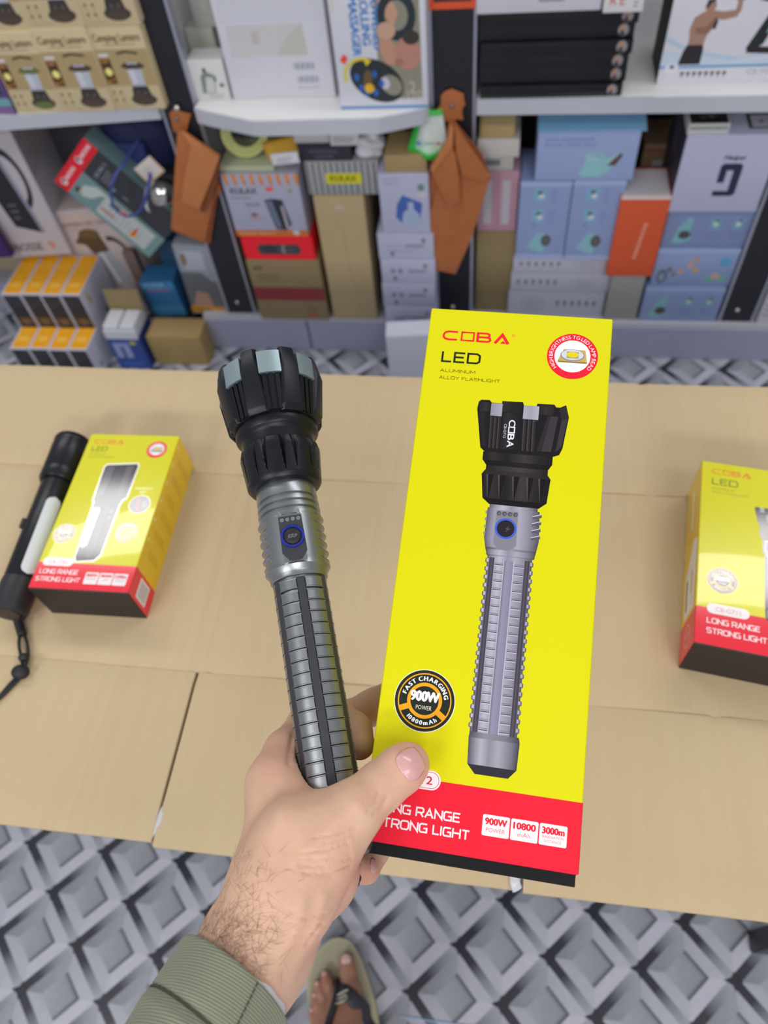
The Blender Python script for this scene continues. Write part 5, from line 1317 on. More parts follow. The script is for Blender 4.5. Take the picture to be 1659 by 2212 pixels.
def draw_right(pr, W, H):
    Y = lambda v: H - v
    pr.rect(.0004, .0004, (W - .4) * .001, .0325, RED)
    logo(pr, 8.3, Y(7.5), .92, '#f26a3a', .8)
    pr.techno('LED', .0093, Y(25) * .001, .0072, '#7d8826', width=.0205)
    pr.text('ALUMINUM', .0090, Y(30) * .001, .002, '#8f9a2a', width=.0185); pr.text('ALLOY FLASHLIGHT', .0090, Y(34) * .001, .002, '#8f9a2a', width=.030)
    badge_bead(pr, 76, Y(18), .86, False)
    torch_art(pr, Y(42), .59, 58)
    badge_charge(pr, 19.5, Y(121), .82)
    pr.rrect(.0085, .0278, .040, .0368, .0043, '#f7eef2'); pr.text('CB-G711', .0242, .0303, .0038, '#e58a9a', width=.0185, align='C')
    pr.techno('LONG RANGE', .0090, .0190, .0049, '#fdeef2', width=.0385); pr.techno('STRONG LIGHT', .0090, .0102, .0049, '#fdeef2', width=.0435)
    stat_tiles(pr, [('800W', 'POWER', None), ('9000', 'mAh', None), ('2000m', 'IRRADIATION', 'DISTANCE')], 58, 24, 11, 12, .8)
def side_right(pr, t, h):
    pr.rect(.0004, .0004, t - .0004, .0325, RED); pr.rect(.0002, .0325, t - .0002, h - .0004, '#f0c400')
    pr.rrect(.020, h - .060, .028, h - .018, .0035, '#f6f0c8')
    pr.poly([(.010, .036), (t - .008, .036), (t - .004, .10), (.034, .105), (.010, .075)], '#f2f0f0'); pr.rect(.014, .042, .019, .072, '#5a5a5c')
    pr.rect(.030, .052, .034, .075, '#c9a86a'); pr.ring(.034, .045, .003, .0036, '#555555', n=18)
    pr.ring(.024, .0165, .009, .0096, '#fbe8ec', n=24); pr.text('CERTIFIED', .0165, .0155, .0026, '#fbe8ec', width=.015)
    for k in range(7): pr.rect(.010, .112 + k * .006, .030 + .003 * (k % 3), .1128 + k * .006, '#b98f00')
lying_carton('torch_carton', 'yellow and red flashlight carton lying alone at the right table edge', .094, .180, .0492, (1517, 994), (1659, 1017), (1499, 1387), draw_right, side_right, False, .0325)

# ------------------------------------------------------------------ the small black torch lying on the cardboard
def build_small_torch():
    rh = .0195
    a = on_z(160, 955, ZT + .019); b = on_z(32, 1300, ZT + .017)
    ax = b - a; ax[2] = 0; L = np.linalg.norm(ax); ax /= L
    side = np.array([ax[1], -ax[0], 0.0])
    m = Matrix.Identity(4)
    org = np.array([a[0], a[1], ZT + .0192])
    for i in range(3):
        m[i][0], m[i][1], m[i][2], m[i][3] = (0, 0, 1)[i], -side[i], ax[i], org[i]
    t = thing('small_torch', 'small black flashlight with a white side lamp lying on the cardboard', 'flashlight', matrix=m)
    blk = mat('#1e1f25', .34, .35); rub = mat('#25262c', .5)
    s = L / .17
    lathe('head', [(0, .0165), (0, .0182), (.002, .0190), (.005, .0190), (.0055, .0184), (.009, .0184), (.0095, .0190), (.036 * s, .0188), (.0372 * s, .0178), (.039 * s, .0178), (.040 * s, .0192), (.048 * s, .0190), (.0505 * s, .0172)], blk, t, 56)
    lathe('lens', [(.001, .0162), (.002, .0150)], mat('#cfd6df', .08, trans=.6), t, 40)
    lathe('barrel', [(.0505 * s, .0150), (.053 * s, .0156), (.150 * s, .0156), (.151 * s, .0150), (.1525 * s, .0150)], blk, t, 48)
    lathe('tail_cap', [(.1525 * s, .0160), (.156 * s, .0164), (.178 * s, .0162), (.182 * s, .0150), (.182 * s, .0120), (.1805 * s, .0118)], rub, t, 48)
    lathe('tail_switch', [(.1806 * s, .0105), (.183 * s, .0098), (.1838 * s, .007), (.184 * s, .001)], mat('#3a3230', .6), t, 28)
    # white strip lamp let into the barrel, turned towards the camera
    V = []; Fc = []; n = 40; na = 10
    for i in range(n + 1):
        f = i / n; z = .072 * s + f * .078 * s
        e = min(f, 1 - f) * .078 * s
        hw = 26 * (1 if e > .0075 else math.sqrt(max(0, 1 - ((.0075 - e) / .0075) ** 2)))
        for k in range(na + 1):
            th = R(44 + hw * (2 * k / na - 1))
            V.append((.0160 * math.cos(th), .0160 * math.sin(th), z))
    for i in range(n):
        for k in range(na):
            p = i * (na + 1) + k; Fc.append((p, p + 1, p + na + 2, p + na + 1))
    mesh_obj('side_lamp', V, Fc, mat('#d4d9e0', .4), t, smooth=True)
    bm_obj('side_button', box_bm(.0075, .0115, -.0155, -.0115, .094 * s, .104 * s, .0012, 2), rub, t)
    mi = m.inverted()
    def loc(p): return np.array(mi @ Vector(tuple(map(float, p))))
    cord = mat('#1d1e23', .6)
    zz = ZT + .0025
    c1 = [on_z(*p, z) for p, z in (((30, 1308), ZT + .012), ((36, 1325), ZT + .006), ((38, 1345), zz))]
    tube('cord_sleeve', [loc(on_z(33, 1318, ZT + .01)), loc(on_z(40, 1345, zz + .002)), loc(on_z(48, 1372, zz))], .0042, cord, t, 10)
    for off in (-1, 1):
        pts = [on_z(47 + off * 3, 1362, zz), on_z(50 + off * 9, 1392, zz), on_z(53 + off * 7, 1420, zz), on_z(51 + off * 2, 1440, zz)]
        tube('cord', [loc(p) for p in pts], .0015, cord, t, 8)
    for off in (-1, 1):
        pts = [on_z(48, 1442, zz), on_z(40 + off * 4, 1462, zz), on_z(22 + off * 4, 1482, zz), on_z(0 + off * 3, 1505, zz), on_z(-30, 1525 + off * 6, zz)]
        tube('cord', [loc(p) for p in pts], .0015, cord, t, 8)
    def bead(px, py, r, nm):
        q = loc(on_z(px, py, ZT + r)); bm = bmesh.new()
        bmesh.ops.create_uvsphere(bm, u_segments=18, v_segments=10, radius=r)
        bmesh.ops.scale(bm, vec=(1, 1.2, 1), verts=bm.verts)
        bm_obj(nm, bm, cord, t, smooth=True, loc=tuple(q))
    bead(51, 1420, .0040, 'cord_knot'); bead(44, 1452, .0066, 'cord_lock')
build_small_torch()

# ================================================================== THE BIG TORCH IN THE HAND
TG = camp(700, 1600, .352); TA = camp(577, 800, .425) - TG; TA /= np.linalg.norm(TA)
_v = -TG / np.linalg.norm(TG); TN = _v - (_v @ TA) * TA; TN /= np.linalg.norm(TN)
def build_torch():
    A, N = MC @ TA, MC @ TN
    B = np.cross(A, N)
    m = Matrix.Identity(4); o = c2w(TG)
    for i in range(3):
        m[i][0], m[i][1], m[i][2], m[i][3] = N[i], B[i], A[i], o[i]
    t = thing('big_torch', 'large flashlight with black finned head and ribbed silver grip in the hand', 'flashlight', matrix=m)
    blk = mat('#1d2027', .36, .5, grain=.08, grain_scale=2600, bump=.05, name='black_anodised')
    blk2 = mat('#15171c', .38, .45, name='black_anodised_dark')
    sil = mat('#9a9ea3', .34, .92, grain=.04, grain_scale=2500, bump=.03, name='grey_anodised')
    gun = mat('#4b4b52', .4, .55, name='dark_anodised')
    plate_m = mat('#9fb2b8', .38, .7, name='pale_inlay')
    # --- head
    lathe('head', [(.1655, .0215), (.1665, .0238), (.169, .0243), (.186, .0262), (.1985, .0268), (.1988, .0248), (.192, .0240)], blk2, t, 96, caps=True)
    lathe('lens', [(.190, .0239), (.1915, .0238)], mat('#c8d4dc', .06, trans=.7), t, 48)
    # one raised fin of the bezel, copied eight times
    def fin_mesh():
        rows = [(.1656, .0240, .0048, .0226, .0062), (.1684, .0259, .0050, .0238, .0064), (.1900, .0298, .0040, .0255, .0056), (.2022, .0280, .0031, .0256, .0047), (.2036, .0262, .0026, .0248, .0040)]
        V = []; Fc = []
        for s, rf, hf, rb, hb in rows:
            V += [(rb, -hb, s), (rf, -hf, s), (rf, hf, s), (rb, hb, s)]
        for i in range(len(rows) - 1):
            for k in range(4):
                l = (k + 1) % 4
                Fc.append((4 * i + k, 4 * i + l, 4 * i + 4 + l, 4 * i + 4 + k))
        Fc += [(3, 2, 1, 0), tuple(4 * (len(rows) - 1) + k for k in range(4))]
        ob = mesh_obj('bezel_fin', V, Fc, blk, t)
        bm = bmesh.new(); bm.from_mesh(ob.data); bmesh.ops.recalc_face_normals(bm, faces=bm.faces)
        ed = [e for e in bm.edges if len(e.link_faces) == 2 and e.calc_face_angle(0) > R(22)]
        bmesh.ops.bevel(bm, geom=ed, offset=.00045, segments=2, affect='EDGES', profile=.6, clamp_overlap=True)
        bm.to_mesh(ob.data); bm.free(); smooth_by_angle(ob, 20)
        return ob
    def arc_plate(name, r0, r1, s0, s1, half, m_, rtop=None):
        V = []; Fc = []; nk = 7
        for s in (s0, s1):
            for rr in (r0, r1):
                rr2 = rr + ((rtop or 0) if s == s1 else 0)
                for k in range(nk):
                    th = half * (2 * k / (nk - 1) - 1)
                    V.append((rr2 * math.cos(th), rr2 * math.sin(th), s))
        for k in range(nk - 1):
            Fc += [(nk + k, nk + k + 1, 3 * nk + k + 1, 3 * nk + k), (k, 2 * nk + k, 2 * nk + k + 1, k + 1), (k, k + 1, nk + k + 1, nk + k), (2 * nk + k, 3 * nk + k, 3 * nk + k + 1, 2 * nk + k + 1)]
        Fc += [(0, nk, 3 * nk, 2 * nk), (nk - 1, 3 * nk - 1, 4 * nk - 1, 2 * nk - 1)]
        ob = mesh_obj(name, V, Fc, m_, t)
        bm = bmesh.new(); bm.from_mesh(ob.data); bmesh.ops.recalc_face_normals(bm, faces=bm.faces); bm.to_mesh(ob.data); bm.free()
        smooth_by_angle(ob, 35); return ob
    fin = fin_mesh()
    plate = arc_plate('bezel_plate', .0262, .0284, .1865, .1995, R(12.2), plate_m, rtop=.0002)
    rib = arc_plate('cooling_rib', .0228, .0246, .1662, .1866, R(2.5), blk, rtop=.0026)
    off = R(3)
    for k in range(8):
        for src, a in ((fin, off + PI / 4 * k + PI / 8), (plate, off + PI / 4 * k)):
            o = src if k == 0 else src.copy()
            if k: COL.objects.link(o)
            o.parent = t; o.rotation_euler = (0, 0, a)
        for q in (-1, 0, 1):
            o = rib if (k == 0 and q == -1) else rib.copy()
            if not (k == 0 and q == -1): COL.objects.link(o)
            o.parent = t; o.rotation_euler = (0, 0, off + PI / 4 * k + q * R(7.4))
    # --- neck and faceted collar
    lathe('neck', [(.1665, .0215), (.1664, .0222), (.1655, .0225), (.1612, .0225), (.1602, .0218), (.1592, .0202), (.1580, .0198), (.1535, .0192)], blk, t, 96)
    def collar(th, s, r):
        if s > .1535 or s < .1325: return r
        f = (s - .1325) / .021
        p = 2 * PI / 16; a = (th - off + p / 2) % p - p / 2
        k = int(round((th - off) / p)) % 2
        a += R(2.6) * (1 if k else -1)
        w = R(.3 + 5.2 * f)
        return r - .0019 * max(0, 1 - abs(a) / w) * min(1, f * 3)
    pf = [(.1540, .0192), (.1530, .0208), (.1495, .0216)] + [(.1495 - .0172 * i / 14, .0216 - .0018 * i / 14) for i in range(1, 15)] + [(.1318, .0196), (.1303, .0184), (.1296, .0166)]
    lathe('collar', pf, blk, t, 384, fn=collar, smooth_deg=24)
    # --- silver body with rings, switch section and flange
    def body(th, s, r):
        x, y = r * math.cos(th), r * math.sin(th)
        if .0862 < s < .1098:
            a = abs(abs((th + PI) % (2 * PI) - PI) - PI / 2)
            if a < R(44):
                ph = ((s - .0862) / .0236 * 5.0) % 1.0
                d = .0016 * (1 - abs(2 * ph - 1) ** 2.2) * min(1, (R(44) - a) / R(10))
                r2 = r + .0008 * min(1, (R(44) - a) / R(10)) - d
                x, y = r2 * math.cos(th), r2 * math.sin(th)
        if .0842 < s < .1104: x = min(x, .01545)
        return (x, y)
    pf = [(.1310, .0152), (.1300, .0157), (.1226, .0160), (.1220, .0148), (.1210, .0148), (.1204, .0161), (.1188, .0162), (.1182, .0150), (.1172, .0150), (.1166, .0163), (.1150, .0163), (.1144, .0151), (.1134, .0151), (.1128, .0163), (.1105, .0163)]
    pf += [(.1102 - .0245 * i / 60, .0164) for i in range(61)]
    pf += [(.0850, .0166), (.0838, .0167), (.0812, .0149), (.0806, .0147), (.0790, .0146), (.0786, .0142), (.0784, .0130)]
    lathe('body', pf, sil, t, 192, fn=body, smooth_deg=32)
    pan = bm_obj('switch_panel', prism_bm([(.1092, -.0058), (.1092, .0058), (.0898, .0062), (.0856, .0030), (.0852, .0), (.0856, -.0030), (.0898, -.0062)], 0, .0004, .0002, 1), gun, t)
    pan.matrix_local = Matrix(((0, 0, 1, .01535), (0, 1, 0, 0), (1, 0, 0, 0), (0, 0, 0, 1)))
    FX = Matrix(((0, 0, 1, 0), (0, 1, 0, 0), (-1, 0, 0, 0), (0, 0, 0, 1)))     # local z -> torch x
    def on_panel(o, s, y, x=.0157):
        o.matrix_local = Matrix.Translation((x, y, s)) @ FX; return o
    on_panel(lathe('button_ring', [(0, .0060), (.0006, .0060), (.0011, .0056), (.0011, .0049), (.0004, .0047), (0, .0047)], mat('#1a2f9c', .4, .1), t, 48, caps=False), .0980, 0)
    bt = on_panel(lathe('button', [(-.0004, .0044), (.0005, .0043), (.0009, .0039), (.0011, .002), (.0012, .0003)], mat('#1b1b20', .55), t, 40), .0980, 0)
    pr = Print(step=1e-5)
    pr.poly([(-.0026, .0), (-.0012, .0011), (.0003, .0008), (.0006, .0013), (.0014, .0011), (.0026, .0014), (.0020, .0006), (.0028, .0002), (.0018, -.0004), (.0020, -.0010), (.0006, -.0007), (.0002, -.0011), (-.0014, -.0006), (-.0018, -.0011)], '#5b5e66')
    pr.poly([(-.0012, .0002), (-.0004, .0006), (-.0002, -.0002), (-.0010, -.0003)], '#22232a'); pr.poly([(.0008, .0006), (.0014, .0004), (.0010, -.0004), (.0004, 0)], '#22232a')
    pr.build('button_mark', bt, print_mat(.5, 0), Matrix(((0, -1, 0, 0), (1, 0, 0, 0), (0, 0, 1, .00122), (0, 0, 0, 1))) @ Matrix.Rotation(R(180), 4, 'Z'))
    for q in range(4):
        on_panel(lathe('charge_light', [(0, .0011), (.0003, .0010), (.00042, .0006), (.00046, .0001)], mat('#7d7f86', .25, .2), t, 20), .1072, -.0041 + .00275 * q)
    # --- ribbed grip
    g = lathe('grip', [(.0790, .0124), (.0785, .0126), (.0770, .0122), (-.0290, .0122), (-.0300, .0120)], sil, t, 96)
    off2 = R(3)
    def pad_mesh():
        half, L_ = R(22.6), .00232
        V = []; Fc = []; nk = 9
        rows = [(-L_, .0119, 1), (-L_ + .00030, .0137, .99), (-L_ + .0006, .0137, .97), (-L_ + .0008, .01352, .93), (L_ - .0008, .01352, .93), (L_ - .0006, .0137, .97), (L_ - .0003, .0137, .99), (L_, .0119, 1)]
        for s, r, wf in rows:
            for k in range(nk):
                f = 2 * k / (nk - 1) - 1
                th = half * f * wf
                rr = .0119 if abs(f) == 1 else r
                V.append((rr * math.cos(th), rr * math.sin(th), s))
        # squeeze the outermost columns so the pad has steep sides
        for i in range(len(rows)):
            for k, f in ((1, -.95), (nk - 2, .95)):
                s, r, wf = rows[i]; th = half * f * wf
                V[i * nk + k] = (r * math.cos(th), r * math.sin(th), s)
        for i in range(len(rows) - 1):
            for k in range(nk - 1):
                Fc.append((i * nk + k, i * nk + k + 1, (i + 1) * nk + k + 1, (i + 1) * nk + k))
        o = mesh_obj('grip_pad', V, Fc, sil, g); smooth_by_angle(o, 25); return o
    bar_m = mat('#4a4a50', .45, .6, name='dark_bar')
    pad = pad_mesh(); first = True
    bar = bm_obj('grip_bar', box_bm(.0122, .01345, -.00205, .00205, -.0295, .0775, .0003), bar_m, g); fb = True
    for c in range(6):
        a = off2 + PI / 3 * c
        o = bar if fb else bar.copy()
        if not fb: COL.objects.link(o)
        fb = False; o.parent = g; o.rotation_euler = (0, 0, a)
        for q in range(18):
            o = pad if first else pad.copy()
            if not first: COL.objects.link(o)
            first = False; o.parent = g
            o.location = (0, 0, .0740 - q * .00576); o.rotation_euler = (0, 0, a + PI / 6)
            if q == 0: o.scale = (1, 1, 1.3); o.location = (0, 0, .0746)
    lathe('tail_cap', [(-.0295, .0130), (-.0300, .0144), (-.0310, .0149), (-.0470, .0149), (-.0508, .0128), (-.0512, .0110)], sil, t, 72)
    # wrist cord tied to the tail
    mi = np.array(m.inverted())
    def loc(px, py, z):
        p = c2w(camp(px, py, z)); q = mi @ np.array([*p, 1]); return q[:3]
    cord = mat('#23252f', .6)
    tube('wrist_cord', [loc(752, 1868, .342), loc(758, 1885, .340), (loc(772, 1897, .338)), loc(757, 1906, .343), loc(742, 1896, .346)], .0019, cord, t, 10)
    tube('wrist_cord', [loc(750, 1872, .345), loc(762, 1892, .344), loc(768, 1908, .345), loc(745, 1915, .35)], .0019, cord, t, 10)
    return t
build_torch()

# ================================================================== THE PERSON: hand and forearm, foot
def seg_d(p, a, b, ra, rb):
    ba = b - a; h = np.clip((p - a) @ ba / (ba @ ba), 0, 1)
    return np.linalg.norm(p - a - h[:, None] * ba, axis=1) - (ra + (rb - ra) * h)
def smin(a, b, k):
    h = np.clip(.5 + .5 * (b - a) / k, 0, 1)
    return b + (a - b) * h - k * h * (1 - h)
def surface_nets(fn, lo, hi, vox):
    """isosurface of fn(points) < 0 on a regular grid, refined only near the surface"""
    lo, hi = np.asarray(lo, float), np.asarray(hi, float)
    n = np.ceil((hi - lo) / vox / 4).astype(int) * 4 + 1
    ax = [lo[i] + vox * np.arange(n[i]) for i in range(3)]
    nc = [(n[i] - 1) // 4 + 1 for i in range(3)]
    C = np.stack(np.meshgrid(*[a[::4] for a in ax], indexing='ij'), -1).reshape(-1, 3)
    dc = fn(C).reshape(nc)
    D = np.repeat(np.repeat(np.repeat(dc, 4, 0), 4, 1), 4, 2)[2:, 2:, 2:][:n[0], :n[1], :n[2]]
    pad = [(0, max(0, n[i] - D.shape[i])) for i in range(3)]
    D = np.pad(D, pad, mode='edge')
    near = np.abs(D) < vox * 8
    idx = np.argwhere(near)
    D[near] = fn(lo + vox * idx)
    S = D < 0
    # cells crossed by the surface
    cs = tuple(k - 1 for k in n)
    cnt = np.zeros(cs, np.int8)
    for dx in (0, 1):
        for dy in (0, 1):
            for dz in (0, 1):
                cnt += S[dx:dx + cs[0], dy:dy + cs[1], dz:dz + cs[2]]
    act = (cnt > 0) & (cnt < 8)
    ci = np.argwhere(act); vid = -np.ones(cs, int); vid[act] = np.arange(len(ci))
    acc = np.zeros((len(ci), 3)); num = np.zeros(len(ci))
    cr = [(x, y, z) for x in (0, 1) for y in (0, 1) for z in (0, 1)]
    for a in cr:
        for k in range(3):
            if a[k]: continue
            b = list(a); b[k] = 1
            da = D[ci[:, 0] + a[0], ci[:, 1] + a[1], ci[:, 2] + a[2]]; db = D[ci[:, 0] + b[0], ci[:, 1] + b[1], ci[:, 2] + b[2]]
            x = (da < 0) != (db < 0); t = np.where(x, da / np.where(x, da - db, 1), 0)
            pt = np.array(a, float)[None] + t[:, None] * (np.array(b) - np.array(a))[None]
            acc[x] += pt[x]; num[x] += 1
    V = lo + vox * (ci + acc / num[:, None])
    Fc = []
    for k in range(3):
        u, w = (k + 1) % 3, (k + 2) % 3
        sl0 = [slice(None)] * 3; sl1 = [slice(None)] * 3
        sl0[k] = slice(0, -1); sl1[k] = slice(1, None)
        X = S[tuple(sl0)] != S[tuple(sl1)]
        e = np.argwhere(X); inside = S[e[:, 0], e[:, 1], e[:, 2]]
        ok = (e[:, u] > 0) & (e[:, w] > 0) & (e[:, u] < cs[u]) & (e[:, w] < cs[w]) & (e[:, k] < cs[k])
        e, inside = e[ok], inside[ok]
        q = []
        for du, dw in ((0, 0), (-1, 0), (-1, -1), (0, -1)):
            f = e.copy(); f[:, u] += du; f[:, w] += dw; q.append(vid[f[:, 0], f[:, 1], f[:, 2]])
        q = np.stack(q, 1); q[~inside] = q[~inside][:, ::-1]
        Fc.append(q)
    Fc = np.concatenate(Fc); Fc = Fc[(Fc >= 0).all(1)]
    return V, Fc
def fast_mesh(name, V, Fc, m, parent, colors):
    me = bpy.data.meshes.new(name)
    me.vertices.add(len(V)); me.vertices.foreach_set('co', np.asarray(V, np.float32).ravel())
    me.loops.add(Fc.size); me.loops.foreach_set('vertex_index', Fc.ravel().astype(np.int32))
    me.polygons.add(len(Fc)); me.polygons.foreach_set('loop_start', np.arange(0, Fc.size, 4, dtype=np.int32)); me.polygons.foreach_set('loop_total', np.full(len(Fc), 4, np.int32))
    me.polygons.foreach_set('use_smooth', [True] * len(Fc))
    at = me.color_attributes.new('Col', 'FLOAT_COLOR', 'POINT')
    at.data.foreach_set('color', np.concatenate([colors, np.ones((len(V), 1))], 1).astype(np.float32).ravel())
    me.update(); me.validate()
    me.materials.append(m)
    o = bpy.data.objects.new(name, me); COL.objects.link(o); o.parent = parent
    return o

def skin_material():
    m = bpy.data.materials.new('skin'); m.use_nodes = True
    nt = m.node_tree; b = nt.nodes['Principled BSDF']
    b.inputs['Roughness'].default_value = .52; b.inputs['Specular IOR Level'].default_value = .35
    b.inputs['Subsurface Weight'].default_value = .18; b.inputs['Subsurface Radius'].default_value = (1, .35, .2); b.inputs['Subsurface Scale'].default_value = .004
    at = nt.nodes.new('ShaderNodeAttribute'); at.attribute_name = 'Col'
    tc = nt.nodes.new('ShaderNodeTexCoord')
    n1 = nt.nodes.new('ShaderNodeTexNoise'); n1.inputs['Scale'].default_value = 70; n1.inputs['Detail'].default_value = 4
    n2 = nt.nodes.new('ShaderNodeTexNoise'); n2.inputs['Scale'].default_value = 420; n2.inputs['Detail'].default_value = 3
    vo = nt.nodes.new('ShaderNodeTexVoronoi'); vo.inputs['Scale'].default_value = 900; vo.feature = 'DISTANCE_TO_EDGE'
    for x in (n1, n2, vo): nt.links.new(tc.outputs['Object'], x.inputs['Vector'])
    mr = nt.nodes.new('ShaderNodeMapRange'); mr.inputs['From Min'].default_value = .3; mr.inputs['From Max'].default_value = .7; mr.inputs['To Min'].default_value = .93; mr.inputs['To Max'].default_value = 1.06
    nt.links.new(n1.outputs[0], mr.inputs[0])
    mu = nt.nodes.new('ShaderNodeVectorMath'); mu.operation = 'SCALE'; nt.links.new(at.outputs['Color'], mu.inputs[0]); nt.links.new(mr.outputs[0], mu.inputs['Scale'])
    nt.links.new(mu.outputs[0], b.inputs['Base Color'])
    ad = nt.nodes.new('ShaderNodeMath'); ad.operation = 'MULTIPLY_ADD'; ad.inputs[1].default_value = .5
    nt.links.new(vo.outputs[0], ad.inputs[0]); nt.links.new(n2.outputs[0], ad.inputs[2])
    bp = nt.nodes.new('ShaderNodeBump'); bp.inputs['Strength'].default_value = .22; bp.inputs['Distance'].default_value = .0006
    nt.links.new(ad.outputs[0], bp.inputs['Height']); nt.links.new(bp.outputs[0], b.inputs['Normal'])
    return m
SKIN = skin_material()

# each entry: pixel x, pixel y, depth (m), radius in pixels at that depth
def J(px, py, z, r): return (camp(px, py, z), r * z / FPX)
HAND = []          # (blend k, [(joint, joint), ...])
palm = [
    (J(405, 2330, .276, 104), J(545, 2045, .300, 106)), (J(545, 2045, .300, 106), J(622, 1905, .310, 112)),
    (J(415, 2350, .282, 102), J(560, 2060, .312, 100)), (J(560, 2060, .312, 100), J(640, 1900, .334, 102)),
    (J(622, 1905, .309, 112), J(688, 1832, .312, 80)),                    # thumb base
    (J(688, 1832, .312, 80), J(762, 1752, .317, 57)),
    (J(610, 1880, .322, 100), J(600, 1695, .348, 60)),                     # index metacarpal
    (J(600, 1695, .348, 60), J(619, 1627, .364, 46)),
    (J(640, 1860, .330, 90), J(655, 1700, .380, 62)),                      # middle metacarpal
    (J(670, 1870, .340, 90), J(690, 1790, .385, 66)),                      # ring, little side
    (J(700, 1890, .335, 66), J(720, 1850, .365, 56)),
    (J(604, 1715, .338, 44), J(690, 1772, .321, 38)), (J(690, 1772, .321, 38), J(750, 1770, .317, 44)),   # web to the thumb
    (J(625, 1790, .312, 62), J(700, 1790, .312, 58)),
]
HAND.append((.010, palm))
HAND.append((.006, [(J(760, 1752, .317, 56), J(822, 1699, .3255, 51)), (J(822, 1699, .3255, 51), J(868, 1661, .3290, 49)), (J(868, 1661, .3290, 49), J(884, 1648, .3312, 43))]))
HAND.append((.006, [(J(619, 1627, .364, 46), J(664, 1566, .392, 42)), (J(664, 1566, .392, 42), J(745, 1556, .408, 38)), (J(745, 1556, .408, 38), J(806, 1527, .413, 36)), (J(806, 1527, .413, 36), J(872, 1486, .418, 31))]))
HAND.append((.005, [(J(655, 1700, .380, 56), J(676, 1590, .400, 42)), (J(676, 1590, .400, 42), J(728, 1548, .394, 38)), (J(728, 1548, .394, 38), J(764, 1578, .378, 37)), (J(764, 1578, .378, 37), J(776, 1607, .370, 34))]))
HAND.append((.005, [(J(690, 1790, .385, 60), J(760, 1740, .405, 40)), (J(760, 1740, .405, 40), J(812, 1780, .392, 36)), (J(812, 1780, .392, 36), J(806, 1835, .372, 33)), (J(806, 1835, .372, 33), J(791, 1879, .360, 30))]))
HAND.append((.005, [(J(700, 1850, .375, 54), J(752, 1830, .392, 36)), (J(752, 1830, .392, 36), J(775, 1850, .380, 30)), (J(775, 1850, .380, 30), J(752, 1880, .362, 27))]))

def torch_d(p):
    s = (p - TG) @ TA; q = np.linalg.norm(p - TG - s[:, None] * TA, axis=1)
    r = np.where(s < -.029, .0151, np.where(s < .0786, .0139, .032))
    return np.where(s < -.052, .05, q - r)
def held_d(p):
    q = p - HO; x = q @ he1; y = q @ he2; z = q @ hn
    c = np.array([.048, HH / 2, -HB_T / 2]); h = np.array([.048, HH / 2, HB_T / 2])
    d = np.abs(np.stack([x, y, z], 1) - c) - h
    return np.linalg.norm(np.maximum(d, 0), axis=1) + np.minimum(d.max(1), 0)
def hand_d(p):
    d = None
    for k, segs in HAND:
        g = None
        for (a, ra), (b, rb) in segs:
            e = seg_d(p, a, b, ra, rb)
            g = e if g is None else smin(g, e, k if k > .008 else .004)
        d = g if d is None else smin(d, g, k)
    d = np.maximum(d, -(torch_d(p) - .0003))
    d = np.maximum(d, -(held_d(p) - .0003))
    return d
def project_px(P): return PP + FPX * P[:, :2] / P[:, 2:3]
def grad(fn, P, e=4e-4):
    G = np.stack([fn(P + np.eye(3)[i] * e) - fn(P - np.eye(3)[i] * e) for i in range(3)], 1)
    return G / (np.linalg.norm(G, axis=1, keepdims=True) + 1e-12)
def poly_dist(q, pts):
    d = np.full(len(q), 1e9)
    for a, b in zip(pts[:-1], pts[1:]):
        a = np.array(a, float); b = np.array(b, float); ba = b - a
        h = np.clip((q - a) @ ba / (ba @ ba), 0, 1); d = np.minimum(d, np.linalg.norm(q - a - h[:, None] * ba, axis=1))
    return d

